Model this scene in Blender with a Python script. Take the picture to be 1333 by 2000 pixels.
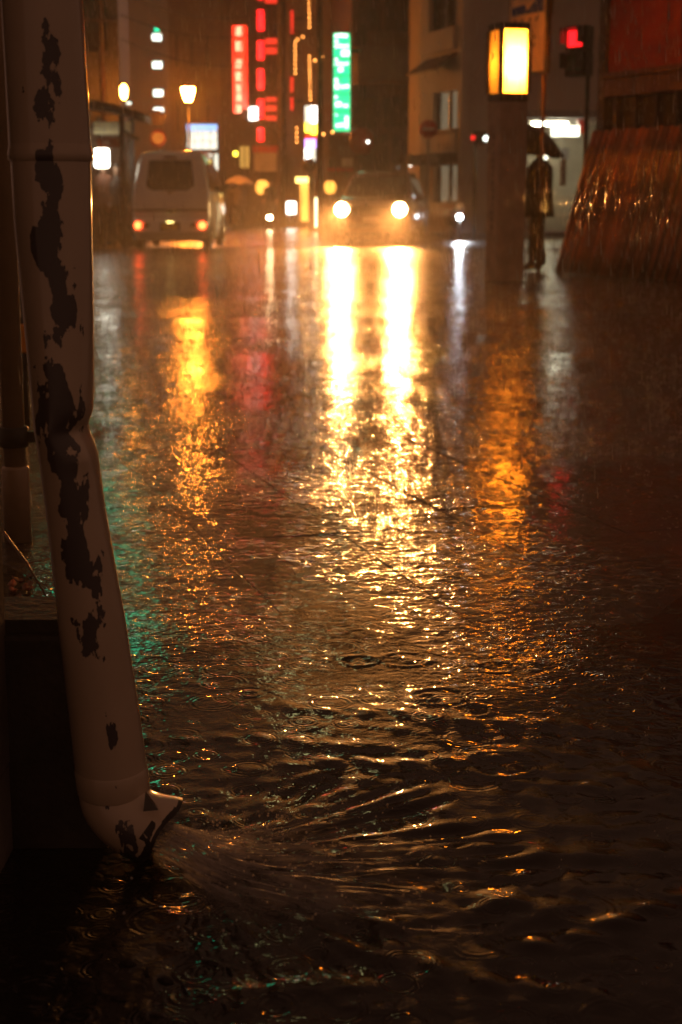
import bpy, bmesh, math, random
import numpy as np
from mathutils import Vector, Matrix, noise as mnoise

random.seed(7); np.random.seed(7)
sc = bpy.context.scene
for o in list(bpy.data.objects): bpy.data.objects.remove(o)

# ---------------------------------------------------------------- camera
FPX, HOR, CAMH = 3000.0, 393.0, 0.92          # focal length and horizon row measured on the 1333x2000 photograph
PITCH = math.atan((1000 - HOR) / FPX)
cam = bpy.data.cameras.new('camera'); camo = bpy.data.objects.new('camera', cam); sc.collection.objects.link(camo)
camo.location = (0, 0, CAMH); camo.rotation_euler = (math.pi / 2 - PITCH, 0, 0)
cam.sensor_fit = 'VERTICAL'; cam.sensor_height = 36; cam.lens = 54
cam.clip_start = 0.05; cam.clip_end = 2000
cam.dof.use_dof = True; cam.dof.focus_distance = 2.7; cam.dof.aperture_fstop = 6.3
sc.camera = camo

# ---------------------------------------------------------------- world: rain cloud glowing faintly over a city at night
w = bpy.data.worlds.new('World'); sc.world = w; w.use_nodes = True
nt = w.node_tree; bg = nt.nodes['Background']
sky = nt.nodes.new('ShaderNodeTexSky'); sky.sky_type = 'NISHITA'; sky.sun_disc = False
sky.sun_elevation = math.radians(-4); sky.sun_rotation = math.radians(160); sky.air_density = 3; sky.dust_density = 6
mx = nt.nodes.new('ShaderNodeMix'); mx.data_type = 'RGBA'; mx.inputs[0].default_value = 0.97
mx.inputs[7].default_value = (1.0, 0.46, 0.29, 1)
nt.links.new(sky.outputs[0], mx.inputs[6]); nt.links.new(mx.outputs[2], bg.inputs[0])
bg.inputs[1].default_value = 0.029

sc.view_settings.view_transform = 'Standard'; sc.view_settings.look = 'None'
sc.view_settings.gamma = 1; sc.view_settings.use_curve_mapping = False
sc.view_settings.exposure = 2.0
cy = sc.cycles
cy.use_denoising = True; cy.max_bounces = 6; cy.diffuse_bounces = 2; cy.glossy_bounces = 3; cy.transmission_bounces = 4
cy.volume_bounces = 0; cy.transparent_max_bounces = 8; cy.sample_clamp_indirect = 6; cy.sample_clamp_direct = 0
cy.use_light_tree = True; cy.caustics_reflective = False; cy.caustics_refractive = False
cy.use_adaptive_sampling = True; cy.adaptive_threshold = 0.015; cy.blur_glossy = 0.4

# ---------------------------------------------------------------- pixel helpers
_c, _s = math.cos(-PITCH), math.sin(-PITCH)
def ray(x, y):
    a, b, c = (x - 666.5) / FPX, 1.0, -(y - 1000) / FPX
    return Vector((a, b * _c - c * _s, b * _s + c * _c))
def G(x, y, z=0.0):                            # where the line of sight meets the ground
    r = ray(x, y); t = (z - CAMH) / r.z; return Vector((r.x * t, r.y * t, z))
def A(x, y, d):                                # point of the line of sight at distance d down the street
    r = ray(x, y); t = d / r.y; return Vector((r.x * t, d, CAMH + r.z * t))
class Face:                                    # an upright plane: local x along it, local y away from the viewer's side, z up
    def __init__(s, p0, yaw): s.p = Vector((p0[0], p0[1], 0)); s.yaw = yaw; s.e = Vector((math.cos(yaw), math.sin(yaw), 0)); s.n = Vector((-s.e.y, s.e.x, 0))
    def uv(s, x, y):
        r = ray(x, y); o = Vector((0, 0, CAMH)); t = (s.p - o).dot(s.n) / r.dot(s.n); q = o + r * t
        return (q - s.p).dot(s.e), q.z
    def rect(s, x0, y0, x1, y1):               # pixel box -> (u0, u1, z0, z1)
        yc, xc = (y0 + y1) / 2, (x0 + x1) / 2
        return s.uv(x0, yc)[0], s.uv(x1, yc)[0], s.uv(xc, y1)[1], s.uv(xc, y0)[1]

# ---------------------------------------------------------------- mesh helpers
class MB:
    def __init__(s): s.v = []; s.f = []; s.m = []
    def add(s, vs, fs, mi=0):
        k = len(s.v); s.v += [tuple(v) for v in vs]; s.f += [tuple(i + k for i in f) for f in fs]; s.m += [mi] * len(fs); return s
    def box(s, c, d, rz=0, mi=0):
        x, y, z = d[0] / 2, d[1] / 2, d[2] / 2; cr, sr = math.cos(rz), math.sin(rz); vs = []
        for a, b, e in ((-x, -y, -z), (x, -y, -z), (x, y, -z), (-x, y, -z), (-x, -y, z), (x, -y, z), (x, y, z), (-x, y, z)):
            vs.append((c[0] + a * cr - b * sr, c[1] + a * sr + b * cr, c[2] + e))
        return s.add(vs, [(0, 3, 2, 1), (4, 5, 6, 7), (0, 1, 5, 4), (1, 2, 6, 5), (2, 3, 7, 6), (3, 0, 4, 7)], mi)
    def bb(s, x0, x1, y0, y1, z0, z1, mi=0):
        return s.box(((x0 + x1) / 2, (y0 + y1) / 2, (z0 + z1) / 2), (x1 - x0, y1 - y0, z1 - z0), 0, mi)
    def tube(s, pts, rad, n=10, cap=True, mi=0):
        pts = [Vector(p) for p in pts]; rad = rad if isinstance(rad, (list, tuple)) else [rad] * len(pts)
        rings = []; up = None
        for i, p in enumerate(pts):
            t = (pts[min(i + 1, len(pts) - 1)] - pts[max(i - 1, 0)]).normalized()
            if up is None: up = Vector((1, 0, 0)) if abs(t.x) < .9 else Vector((0, 1, 0))
            a = (up - t * up.dot(t)).normalized(); b = t.cross(a); up = a
            rings.append([p + (a * math.cos(2 * math.pi * j / n) + b * math.sin(2 * math.pi * j / n)) * rad[i] for j in range(n)])
        return s.rings(rings, cap, mi)
    def rings(s, rings, cap=True, mi=0):
        n = len(rings[0]); vs = [v for r in rings for v in r]; fs = []
        for i in range(len(rings) - 1):
            for j in range(n):
                k = (j + 1) % n; fs.append((i * n + j, i * n + k, (i + 1) * n + k, (i + 1) * n + j))
        if cap: fs.append(tuple(range(n - 1, -1, -1))); fs.append(tuple((len(rings) - 1) * n + j for j in range(n)))
        return s.add(vs, fs, mi)
    def lathe(s, prof, n=16, c=(0, 0, 0), mi=0):
        return s.rings([[(c[0] + r * math.cos(2 * math.pi * j / n), c[1] + r * math.sin(2 * math.pi * j / n), c[2] + z) for j in range(n)] for r, z in prof], True, mi)
    def disc(s, c, r, ax, t=.02, n=20, mi=0):   # short cylinder along axis vector ax
        ax = Vector(ax).normalized(); c = Vector(c); return s.tube([c - ax * t / 2, c + ax * t / 2], r, n, True, mi)
    def build(s, name, mat, parent=None, smooth=False, loc=None):
        me = bpy.data.meshes.new(name); me.from_pydata(s.v, [], s.f)
        for m in (mat if isinstance(mat, (list, tuple)) else [mat]): me.materials.append(m)
        for p, mi in zip(me.polygons, s.m): p.material_index = mi; p.use_smooth = smooth
        me.update(); o = bpy.data.objects.new(name, me); sc.collection.objects.link(o)
        if parent: o.parent = parent
        if loc is not None: o.location = loc
        return o
def bevel(o, wd=.01, seg=2):
    m = o.modifiers.new('bevel', 'BEVEL'); m.width = wd; m.segments = seg; m.limit_method = 'ANGLE'; return o
def thing(name, label, cat, loc=(0, 0, 0), rz=0, group=None):
    o = bpy.data.objects.new(name, None); sc.collection.objects.link(o); o.location = loc; o.rotation_euler = (0, 0, rz)
    return tag(o, label, cat, group)
def tag(o, label, cat, group=None):
    o['label'] = label; o['category'] = cat
    if group: o['group'] = group
    return o
def copy_tree(o, parent=None):
    c = o.copy(); sc.collection.objects.link(c); c.parent = parent
    for ch in [k for k in bpy.data.objects if k.parent == o]: copy_tree(ch, c)
    return c
def wall_holes(mb, u0, u1, z0, z1, holes, y0, y1):   # a wall with real openings
    us = sorted({u0, u1, *[h[0] for h in holes], *[h[1] for h in holes]}); zs = sorted({z0, z1, *[h[2] for h in holes], *[h[3] for h in holes]})
    us = [u for u in us if u0 <= u <= u1]; zs = [z for z in zs if z0 <= z <= z1]
    for a, b in zip(us, us[1:]):
        run = None
        for c, d in zip(zs, zs[1:]):
            mu, mz = (a + b) / 2, (c + d) / 2
            if any(h[0] < mu < h[1] and h[2] < mz < h[3] for h in holes):
                if run: mb.bb(a, b, y0, y1, *run); run = None
            else: run = (run[0], d) if run else (c, d)
        if run: mb.bb(a, b, y0, y1, *run)

# ---------------------------------------------------------------- materials
def mat(name, col, rough=.6, metal=0, var=.25, scale=6, bump=0, bscale=40, spec=.5, coat=0, alpha=None, stretch=(1, 1, 1)):
    m = bpy.data.materials.new(name); m.use_nodes = True; t = m.node_tree; b = t.nodes['Principled BSDF']
    b.inputs['Roughness'].default_value = rough; b.inputs['Metallic'].default_value = metal
    b.inputs['Specular IOR Level'].default_value = spec; b.inputs['Coat Weight'].default_value = coat; b.inputs['Coat Roughness'].default_value = .08
    tc = t.nodes.new('ShaderNodeTexCoord'); mp = t.nodes.new('ShaderNodeMapping'); mp.inputs['Scale'].default_value = stretch
    t.links.new(tc.outputs['Object'], mp.inputs['Vector'])
    n = t.nodes.new('ShaderNodeTexNoise'); n.inputs['Scale'].default_value = scale; n.inputs['Detail'].default_value = 6; t.links.new(mp.outputs[0], n.inputs['Vector'])
    r = t.nodes.new('ShaderNodeMapRange'); r.inputs[1].default_value = .3; r.inputs[2].default_value = .7; r.inputs[3].default_value = 1 - var; r.inputs[4].default_value = 1 + var
    t.links.new(n.outputs['Fac'], r.inputs[0])
    mu = t.nodes.new('ShaderNodeVectorMath'); mu.operation = 'SCALE'; mu.inputs[0].default_value = col[:3]; t.links.new(r.outputs[0], mu.inputs['Scale']); t.links.new(mu.outputs[0], b.inputs['Base Color'])
    if bump:
        n2 = t.nodes.new('ShaderNodeTexNoise'); n2.inputs['Scale'].default_value = bscale; n2.inputs['Detail'].default_value = 5; t.links.new(mp.outputs[0], n2.inputs['Vector'])
        bp = t.nodes.new('ShaderNodeBump'); bp.inputs['Strength'].default_value = 1; bp.inputs['Distance'].default_value = bump
        t.links.new(n2.outputs['Fac'], bp.inputs['Height']); t.links.new(bp.outputs[0], b.inputs['Normal'])
    return m
def emis(name, col, s, base=(.5, .5, .5)):
    m = bpy.data.materials.new(name); m.use_nodes = True; b = m.node_tree.nodes['Principled BSDF']
    b.inputs['Base Color'].default_value = (*base, 1); b.inputs['Emission Color'].default_value = (*col, 1); b.inputs['Emission Strength'].default_value = s
    b.inputs['Roughness'].default_value = .4; return m
def glass(name, col=(.02, .02, .02), rough=.06):
    m = bpy.data.materials.new(name); m.use_nodes = True; b = m.node_tree.nodes['Principled BSDF']
    b.inputs['Base Color'].default_value = (*col, 1); b.inputs['Roughness'].default_value = rough; b.inputs['IOR'].default_value = 1.5; return m

def wet(name, base, rough, amp, rings=True, water=False, grid=False, spec=.22):
    """Stone under a running film of rain: ripples of several wavelengths and the rings of single drops, all as relief."""
    m = bpy.data.materials.new(name); m.use_nodes = True; t = m.node_tree; L = t.links.new; N = t.nodes.new; b = t.nodes['Principled BSDF']
    b.inputs['IOR'].default_value = 1.38; b.inputs['Specular IOR Level'].default_value = .05 if water else spec
    geo = N('ShaderNodeNewGeometry'); pos = geo.outputs['Position']
    def noise(scale, det=2, stretch=None, dist=0):
        n = N('ShaderNodeTexNoise'); n.inputs['Scale'].default_value = scale; n.inputs['Detail'].default_value = det; n.inputs['Distortion'].default_value = dist
        if stretch:
            mp = N('ShaderNodeMapping'); mp.inputs['Scale'].default_value = stretch; mp.inputs['Rotation'].default_value = (0, 0, math.radians(-17)); L(pos, mp.inputs[0]); L(mp.outputs[0], n.inputs['Vector'])
        else: L(pos, n.inputs['Vector'])
        return n.outputs['Fac']
    def math_(op, a, b_=None):
        k = N('ShaderNodeMath'); k.operation = op
        for i, q in enumerate((a, b_)):
            if q is None: continue
            if isinstance(q, (int, float)): k.inputs[i].default_value = q
            else: L(q, k.inputs[i])
        return k.outputs[0]
    h = math_('MULTIPLY', noise(7, 2), amp * (1.6 if water else 2.8))
    h = math_('ADD', h, math_('MULTIPLY', noise(31, 2, None, .7), amp * (2.0 if water else 2.3)))
    h = math_('ADD', h, math_('MULTIPLY', noise(75, 2, None, .4), amp * .55))
    h = math_('ADD', h, math_('MULTIPLY', noise(170, 1), amp * .06))
    if rings:
        for sc_, seed in ((9.0, 0.0), (14.0, 3.7)):
            v = N('ShaderNodeTexVoronoi'); v.voronoi_dimensions = '2D'; v.inputs['Scale'].default_value = sc_; v.inputs['Randomness'].default_value = 1
            mp = N('ShaderNodeMapping'); mp.inputs['Location'].default_value = (seed, seed * 1.3, 0); L(pos, mp.inputs[0]); L(mp.outputs[0], v.inputs['Vector'])
            d = v.outputs['Distance']; ph = N('ShaderNodeSeparateColor'); L(v.outputs['Color'], ph.inputs[0])
            wv = math_('SINE', math_('MULTIPLY', d, 62.0))
            rad = math_('ADD', math_('MULTIPLY', ph.outputs[0], .34), .06)
            fall = N('ShaderNodeMapRange'); fall.interpolation_type = 'SMOOTHSTEP'; L(math_('ABSOLUTE', math_('SUBTRACT', d, rad)), fall.inputs[0])
            fall.inputs[1].default_value = 0; fall.inputs[2].default_value = .17; fall.inputs[3].default_value = 1; fall.inputs[4].default_value = 0
            on = math_('GREATER_THAN', ph.outputs[1], .35)
            h = math_('ADD', h, math_('MULTIPLY', math_('MULTIPLY', wv, math_('MULTIPLY', fall.outputs[0], on)), amp * .28))
    if grid:                                     # joints of slabs too far off to be built one by one
        br = N('ShaderNodeTexBrick'); br.inputs['Scale'].default_value = 1; br.inputs['Brick Width'].default_value = .78; br.inputs['Row Height'].default_value = .385
        br.inputs['Mortar Size'].default_value = .012; br.inputs['Color1'].default_value = (1, 1, 1, 1); br.inputs['Color2'].default_value = (1, 1, 1, 1); br.inputs['Mortar'].default_value = (0, 0, 0, 1)
        mp = N('ShaderNodeMapping'); mp.inputs['Rotation'].default_value = (0, 0, math.radians(-107.3)); L(pos, mp.inputs[0]); L(mp.outputs[0], br.inputs['Vector'])
        h = math_('ADD', h, math_('MULTIPLY', br.outputs['Color'], .006))
    pr = N('ShaderNodeMapRange'); L(noise(1.6, 3, (1, .55, 1)), pr.inputs[0]); pr.inputs[1].default_value = .38; pr.inputs[2].default_value = .64; pr.inputs[3].default_value = .3; pr.inputs[4].default_value = 1.35; h = math_('MULTIPLY', h, pr.outputs[0])
    bp = N('ShaderNodeBump'); bp.inputs['Strength'].default_value = 1; bp.inputs['Distance'].default_value = 1; L(h, bp.inputs['Height']); L(bp.outputs[0], b.inputs['Normal'])
    rr = N('ShaderNodeMapRange'); L(noise(2.1, 3), rr.inputs[0]); rr.inputs[1].default_value = .35; rr.inputs[2].default_value = .65; rr.inputs[3].default_value = rough * .7; rr.inputs[4].default_value = rough * 1.4
    L(rr.outputs[0], b.inputs['Coat Roughness']); b.inputs['Coat Weight'].default_value = .88 if grid else 1; b.inputs['Coat IOR'].default_value = 1.34; L(bp.outputs[0], b.inputs['Coat Normal']); b.inputs['Roughness'].default_value = .42
    mu = N('ShaderNodeVectorMath'); mu.operation = 'SCALE'; mu.inputs[0].default_value = base
    oi = N('ShaderNodeObjectInfo'); vr = N('ShaderNodeMapRange'); L(oi.outputs['Random'], vr.inputs[0]); vr.inputs[3].default_value = .75; vr.inputs[4].default_value = 1.25
    L(math_('MULTIPLY', vr.outputs[0], math_('ADD', noise(30, 6), .5)), mu.inputs['Scale']); L(mu.outputs[0], b.inputs['Base Color'])
    return m

M = {}
M['slab'] = wet('wet_stone', (.045, .037, .032), .05, .0013)
M['far'] = wet('wet_paving_far', (.05, .04, .034), .08, .0017, grid=True, spec=.5)
M['road'] = wet('wet_asphalt', (.045, .043, .042), .22, .0016, rings=False)
M['water'] = wet('running_water', (.010, .009, .008), .03, .0011, water=True)
M['bed'] = mat('wet_mortar', (.012, .01, .009), .5, 0, .3, 8, .003, 60)
M['conc'] = mat('stained_concrete', (.16, .14, .12), .7, 0, .4, 7, .002, 60)
M['conc_post'] = mat('warm_grey_stone', (.55, .38, .27), .6, 0, .25, 5, .001, 60)
M['grey_pvc'] = mat('brown_pvc', (.42, .30, .19), .4, 0, .2, 6, coat=.6)
M['conc_dark'] = mat('mossy_dark_concrete', (.035, .03, .027), .6, 0, .5, 9, .003, 50)
M['dark'] = mat('dark_metal', (.03, .027, .025), .38, .3, .3, 9)
M['brownwall'] = mat('brown_render', (.20, .13, .09), .75, 0, .3, .6, .004, 12)
M['darkwall'] = mat('dark_brown_render', (.09, .06, .045), .65, 0, .35, .5, .004, 12)
M['pinkwall'] = mat('pale_render', (.42, .33, .28), .7, 0, .18, .8, .002, 18)
M['greywall'] = mat('grey_render', (.22, .19, .18), .7, 0, .25, .7, .003, 14)
M['beige'] = mat('beige_tile', (.42, .38, .30), .5, 0, .2, 2, .002, 20)
M['wood'] = mat('wet_dark_wood', (.10, .042, .022), .36, 0, .45, 12, .001, 50, stretch=(1, 1, .12))
M['timber'] = mat('dark_timber', (.055, .03, .02), .42, 0, .4, 10, .001, 40)
M['red'] = mat('red_ochre_wall', (.27, .018, .008), .6, 0, .3, 1.2, .003, 15)
M['slat'] = mat('wet_bamboo', (.26, .075, .03), .38, 0, .6, 9, .0015, 70, coat=.3, stretch=(1, 1, .06))
def vary(m, lo, hi):                             # every slat has its own tone
    t = m.node_tree; b = t.nodes['Principled BSDF']; src = b.inputs['Base Color'].links[0].from_socket; oi = t.nodes.new('ShaderNodeObjectInfo'); r = t.nodes.new('ShaderNodeMapRange'); r.inputs[3].default_value = lo; r.inputs[4].default_value = hi
    s = t.nodes.new('ShaderNodeVectorMath'); s.operation = 'SCALE'; t.links.new(oi.outputs['Random'], r.inputs[0]); t.links.new(r.outputs[0], s.inputs['Scale']); t.links.new(src, s.inputs[0]); t.links.new(s.outputs[0], b.inputs['Base Color'])
vary(M['slat'], .25, 1.9)
M['white_car'] = mat('wet_silver_paint', (.80, .78, .74), .25, .1, .08, 3, 0, coat=.6)
M['dark_car'] = mat('wet_dark_paint', (.28, .2, .15), .25, .3, .1, 3, 0, coat=.6)
M['rubber'] = mat('tyre_rubber', (.018, .017, .016), .6, 0, .2, 20)
M['plastic'] = mat('black_plastic', (.02, .019, .018), .45, 0, .2, 10)
M['chrome'] = mat('steel', (.45, .43, .4), .25, 1, .15, 10)
M['glass'] = glass('dark_glass'); M['cloth'] = mat('dark_cloth', (.018, .015, .014), .8, 0, .4, 14, .002, 90)
M['cloth2'] = mat('grey_cloth', (.06, .045, .04), .8, 0, .4, 14, .002, 90)
M['cloth3'] = mat('rust_cloth', (.16, .06, .035), .8, 0, .4, 14, .002, 90)
M['cloth_bag'] = mat('grey_bag', (.22, .2, .18), .6); M['shirt'] = mat('pale_shirt', (.5, .47, .42), .8, 0, .15, 14); M['skin'] = mat('skin', (.38, .22, .15), .5, 0, .1, 8); M['hair'] = mat('black_hair', (.012, .01, .009), .45, 0, .3, 60, .001, 200)
M['shoe'] = mat('black_shoe', (.012, .012, .012), .3)
M['umb'] = mat('black_umbrella_cloth', (.012, .012, .014), .4, 0, .3, 6); M['umb2'] = mat('pale_umbrella_cloth', (.45, .38, .32), .5, 0, .15, 6)
M['signred'] = mat('red_sign_paint', (.45, .02, .02), .4, 0, .1, 4); M['signwhite'] = mat('white_sign_paint', (.7, .68, .64), .45, 0, .1, 4); M['blue'] = mat('blue_print', (.03, .06, .25), .45, 0, .1, 4); M['orange'] = mat('orange_print', (.85, .62, .36), .5, 0, .15, 4)
M['paleref'] = mat('cream_enamel', (.75, .68, .42), .4, 0, .15, 5); M['plate_y'] = mat('yellow_plate', (.75, .5, .04), .4, 0, .05, 4)
WARM = (1, .60, .22); AMB = (1, .40, .07)
E_ = lambda n, c, s, b=(.5, .5, .5): M.setdefault(n, emis(n, c, s, b))
E_('lamp_small', (1, .30, .03), 45); E_('lamp_amber', (1, .25, .024), 190); E_('head', (1, .60, .22), 42); E_('head3', (1, .7, .36), 18); E_('head2', (.85, .93, 1), 9); E_('tail', (1, .07, .015), 4.2); E_('neon', (1, .004, .010), 1.411); E_('neon_dim', (1, .004, .010), 0.36)
E_('redsign', (1, .010, .005), 0.832); E_('redtext', (1, .55, .30), 0.875); E_('green', (0, .80, .28), 0.513); E_('greentext', (.75, 1, .85), 0.945); E_('whitepane', (.95, 1, .82), 0.399); E_('bluepane', (.25, .5, 1), 0.52)
E_('win', (.90, 1, .86), 1.408); E_('lampwhite', (1, .97, .78), 3.24); E_('shoplight', (1, .95, .66), 9); E_('shop', (1, .98, .72), 1.2); E_('amberbar', (1, .7, .2), 2); E_('rope', (1, .33, .06), 3); E_('yellowwin', (1, .55, .10), 0.15); E_('orangelit', (1, .36, .05), 0.675); E_('orangetop', (1, .62, .14), 1.575)
E_('redlamp', (1, .006, .010), 1.12); E_('white', (1, .95, .82), 1.89); E_('yellow', (1, .75, .05), 1.8); E_('violet', (.5, .3, 1), 1.125); E_('olive', (.75, .72, .30), 1.56); E_('greenlit', (0, .75, .35), 1.4); E_('paleyel', (1, .83, .42), 1.5); E_('bulb', (1, .50, .11), 220); E_('winwarm', (.95, .85, .55), 0.03528)

# ---------------------------------------------------------------- ground
def sheet(name, x0, x1, y0, y1, z, m):
    o = MB().add([(x0, y0, z), (x1, y0, z), (x1, y1, z), (x0, y1, z)], [(0, 1, 2, 3)]).build(name, m); o['kind'] = 'structure'; return o
bed = sheet('pavement_bed', -40, 40, -6, 12.5, -.0009, M['slab'])
sheet('pavement', -40, 40, 9.5, 31.4, -.004, M['far'])
sheet('road', -250, 250, 31.0, 420, -.035, M['road'])
kerb = MB()
for i in range(-16, 17): kerb.bb(i * 1.2 + .005, i * 1.2 + 1.195, 31.2, 31.42, -.06, .004)
o = kerb.build('kerb', M['conc']); o['kind'] = 'structure'

T = math.radians(17.3); EC = Vector((math.cos(T), math.sin(T), 0)); ED = Vector((-math.sin(T), math.cos(T), 0))   # across / along the slab rows
SW, SL = .385, .78
def slab_mesh(seed):
    rnd = random.Random(seed); g = .001 + rnd.random() * .0015; hx, hy = SW / 2 - g, SL / 2 - g; b = .0016
    j = lambda: rnd.uniform(-.0016, .0016)
    mb = MB(); lo = [(-hx, -hy, -.03), (hx, -hy, -.03), (hx, hy, -.03), (-hx, hy, -.03)]; mid = [(a, c, -.0007) for a, c, _ in lo]
    top = [((hx - b) * sx, (hy - b) * sy, j() * .2) for sx, sy in ((-1, -1), (1, -1), (1, 1), (-1, 1))]
    mb.rings([lo, mid, top]); return mb
protos = []
ns = 0
for i in range(-6, 14):
    for k in range(-4, 22):
        s_ = 2.03 + SW * (i - 4.5); off = (0, .31, .55, .13)[i % 4]
        p = EC * s_ + ED * (k * SL + off)
        if not (1.15 < p.y < 11.2 and -.33 * p.y - .55 < p.x < .30 * p.y + .75): continue
        if ns >= 298: continue
        if len(protos) < 12:
            o = slab_mesh(ns).build('paving_slab', M['slab'], bed); protos.append(o)
        else: o = protos[random.randrange(12)].copy(); sc.collection.objects.link(o)
        o.parent = bed; o.location = (p.x, p.y, random.uniform(-.0003, .0003) + (.0005 if i == 5 else 0)); o.scale = (0.986 if i == 5 else 1, 1, 1); o.rotation_euler = (random.uniform(-.0006, .0006), random.uniform(-.0009, .0009), T); ns += 1

# running water in the foreground: a height field with the jet from the pipe, its ring-shaped jump and the cross currents
OUT = Vector((-.215, 2.02))
def water_sheet():
    xs = np.arange(-1.15, 1.5, .0075); ys = np.arange(1.25, 4.25, .0075); X, Y = np.meshgrid(xs, ys)
    rng = np.random.RandomState(3); H = np.zeros_like(X)
    for lam, amp, n in ((.55, .0009, 7), (.22, .00045, 12), (.09, .00048, 20), (.042, .00038, 26)):
        for _ in range(n):
            a = rng.uniform(0, 2 * math.pi); l = lam * rng.uniform(.7, 1.4); H += amp / math.sqrt(n) * np.sin(2 * math.pi / l * (X * math.cos(a) + Y * math.sin(a)) + rng.uniform(0, 6.28))
    calm = 1 / (1 + np.exp((Y - 2.55) / .16)); calm = .30 + .70 * calm; patch = 0.75 + 0.75 * np.sin(4.1 * X + 2.3 * np.sin(2.2 * Y + 1)) * np.sin(5.3 * Y + 1.7 * np.sin(3.1 * X)); calm *= np.clip(patch, .18, 1.4); calm *= 1 - .45 * np.exp(-(((X + .1) / .45) ** 2 + ((Y - 2.95) / .35) ** 2)); H *= calm
    dx, dy = X - OUT.x, Y - OUT.y; r = np.hypot(dx, dy); th = np.arctan2(dy, dx)
    wob = .42 + .05 * np.sin(3 * th + 1) + .035 * np.sin(7 * th + 2.2) + .02 * np.sin(13 * th)
    fan = 1 / (1 + np.exp((np.abs(th + .12) - 1.25) / .18))
    brk = .55 + .45 * np.sin(17 * th + 3 * np.sin(5 * th)) * np.sin(9 * th + 1.3); H += brk * fan * (.006 * np.exp(-((r - wob) / .030) ** 2) + .0035 * np.exp(-((r - wob - .075) / .035) ** 2) + .0025 * np.exp(-((r - wob - .16) / .04) ** 2))
    st = np.zeros_like(X)                         # streaks running out of the mouth
    for q in range(16):
        st += np.sin((9 + 4.1 * q) * th + rng.uniform(0, 6.28) + 5 * r * rng.uniform(-1, 1)) * rng.uniform(.4, 1) / (1 + .22 * q)
    inn = 1 / (1 + np.exp((r - wob) / .03)); H += fan * inn * st * .0013 * np.clip(r / .12, .2, 1.6) * (1 + .5 * np.sin(31 * r + 4 * th))
    H += .012 * np.exp(-((dx - .06) / .075) ** 2 - (dy / .05) ** 2)
    for cx, cy_, ang, ln, hh in ((.40, 1.86, .5, .22, .008), (.60, 1.75, .9, .2, .006), (.16, 1.70, -.4, .22, .006), (-.05, 1.66, .2, .2, .005), (.28, 2.62, -.25, .35, .005), (.1, 2.42, .12, .3, .005), (-.15, 2.52, -.1, .2, .004), (.45, 2.3, -.2, .3, .004), (.25, 3.0, -.15, .3, .003)):
        a = (X - cx) * math.cos(ang) + (Y - cy_) * math.sin(ang); b = -(X - cx) * math.sin(ang) + (Y - cy_) * math.cos(ang)
        b = b + .012 * np.sin(a * 21 + cx * 9); H += .42 * hh * np.exp(-(a / ln) ** 2) * np.exp(-(b / .022) ** 2) * (1 + .7 * np.sin(a * 95 + b * 60))
    for _ in range(46):                           # rings of fresh drops
        cx, cy_ = rng.uniform(-.9, 1.2), rng.uniform(1.4, 3.8); R = rng.uniform(.015, .06); q = np.hypot(X - cx, Y - cy_); H += .0011 * np.exp(-((q - R) / .014) ** 2) * np.cos((q - R) / .0042)
    sh_ = Y + .30 * np.sin(2.3 * X + 1.1) + .14 * np.sin(6.1 * X + 2 * np.sin(3 * Y)) + .07 * np.sin(15 * X + 5 * Y); edge = np.clip((sh_ - 2.9) / .95, 0, 1); H = H * (1 - .6 * edge) + .0072 - .0125 * edge ** 1.3 - .02 * np.clip((Y - 3.9) / .3, 0, 1)
    n0, n1 = X.shape; vs = np.column_stack([X.ravel(), Y.ravel(), H.ravel()])
    idx = np.arange(n0 * n1).reshape(n0, n1); q = np.stack([idx[:-1, :-1], idx[:-1, 1:], idx[1:, 1:], idx[1:, :-1]], -1).reshape(-1, 4)
    me = bpy.data.meshes.new('water'); me.vertices.add(len(vs)); me.vertices.foreach_set('co', vs.ravel().astype(np.float32))
    me.loops.add(q.size); me.loops.foreach_set('vertex_index', q.ravel().astype(np.int32)); me.polygons.add(len(q)); me.polygons.foreach_set('loop_start', np.arange(0, q.size, 4, dtype=np.int32)); me.polygons.foreach_set('use_smooth', np.ones(len(q), dtype=bool))
    me.update(calc_edges=True); me.materials.append(M['water']); o = bpy.data.objects.new('water', me); sc.collection.objects.link(o); o['kind'] = 'structure'
    return X, Y, H
water_sheet()

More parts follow.
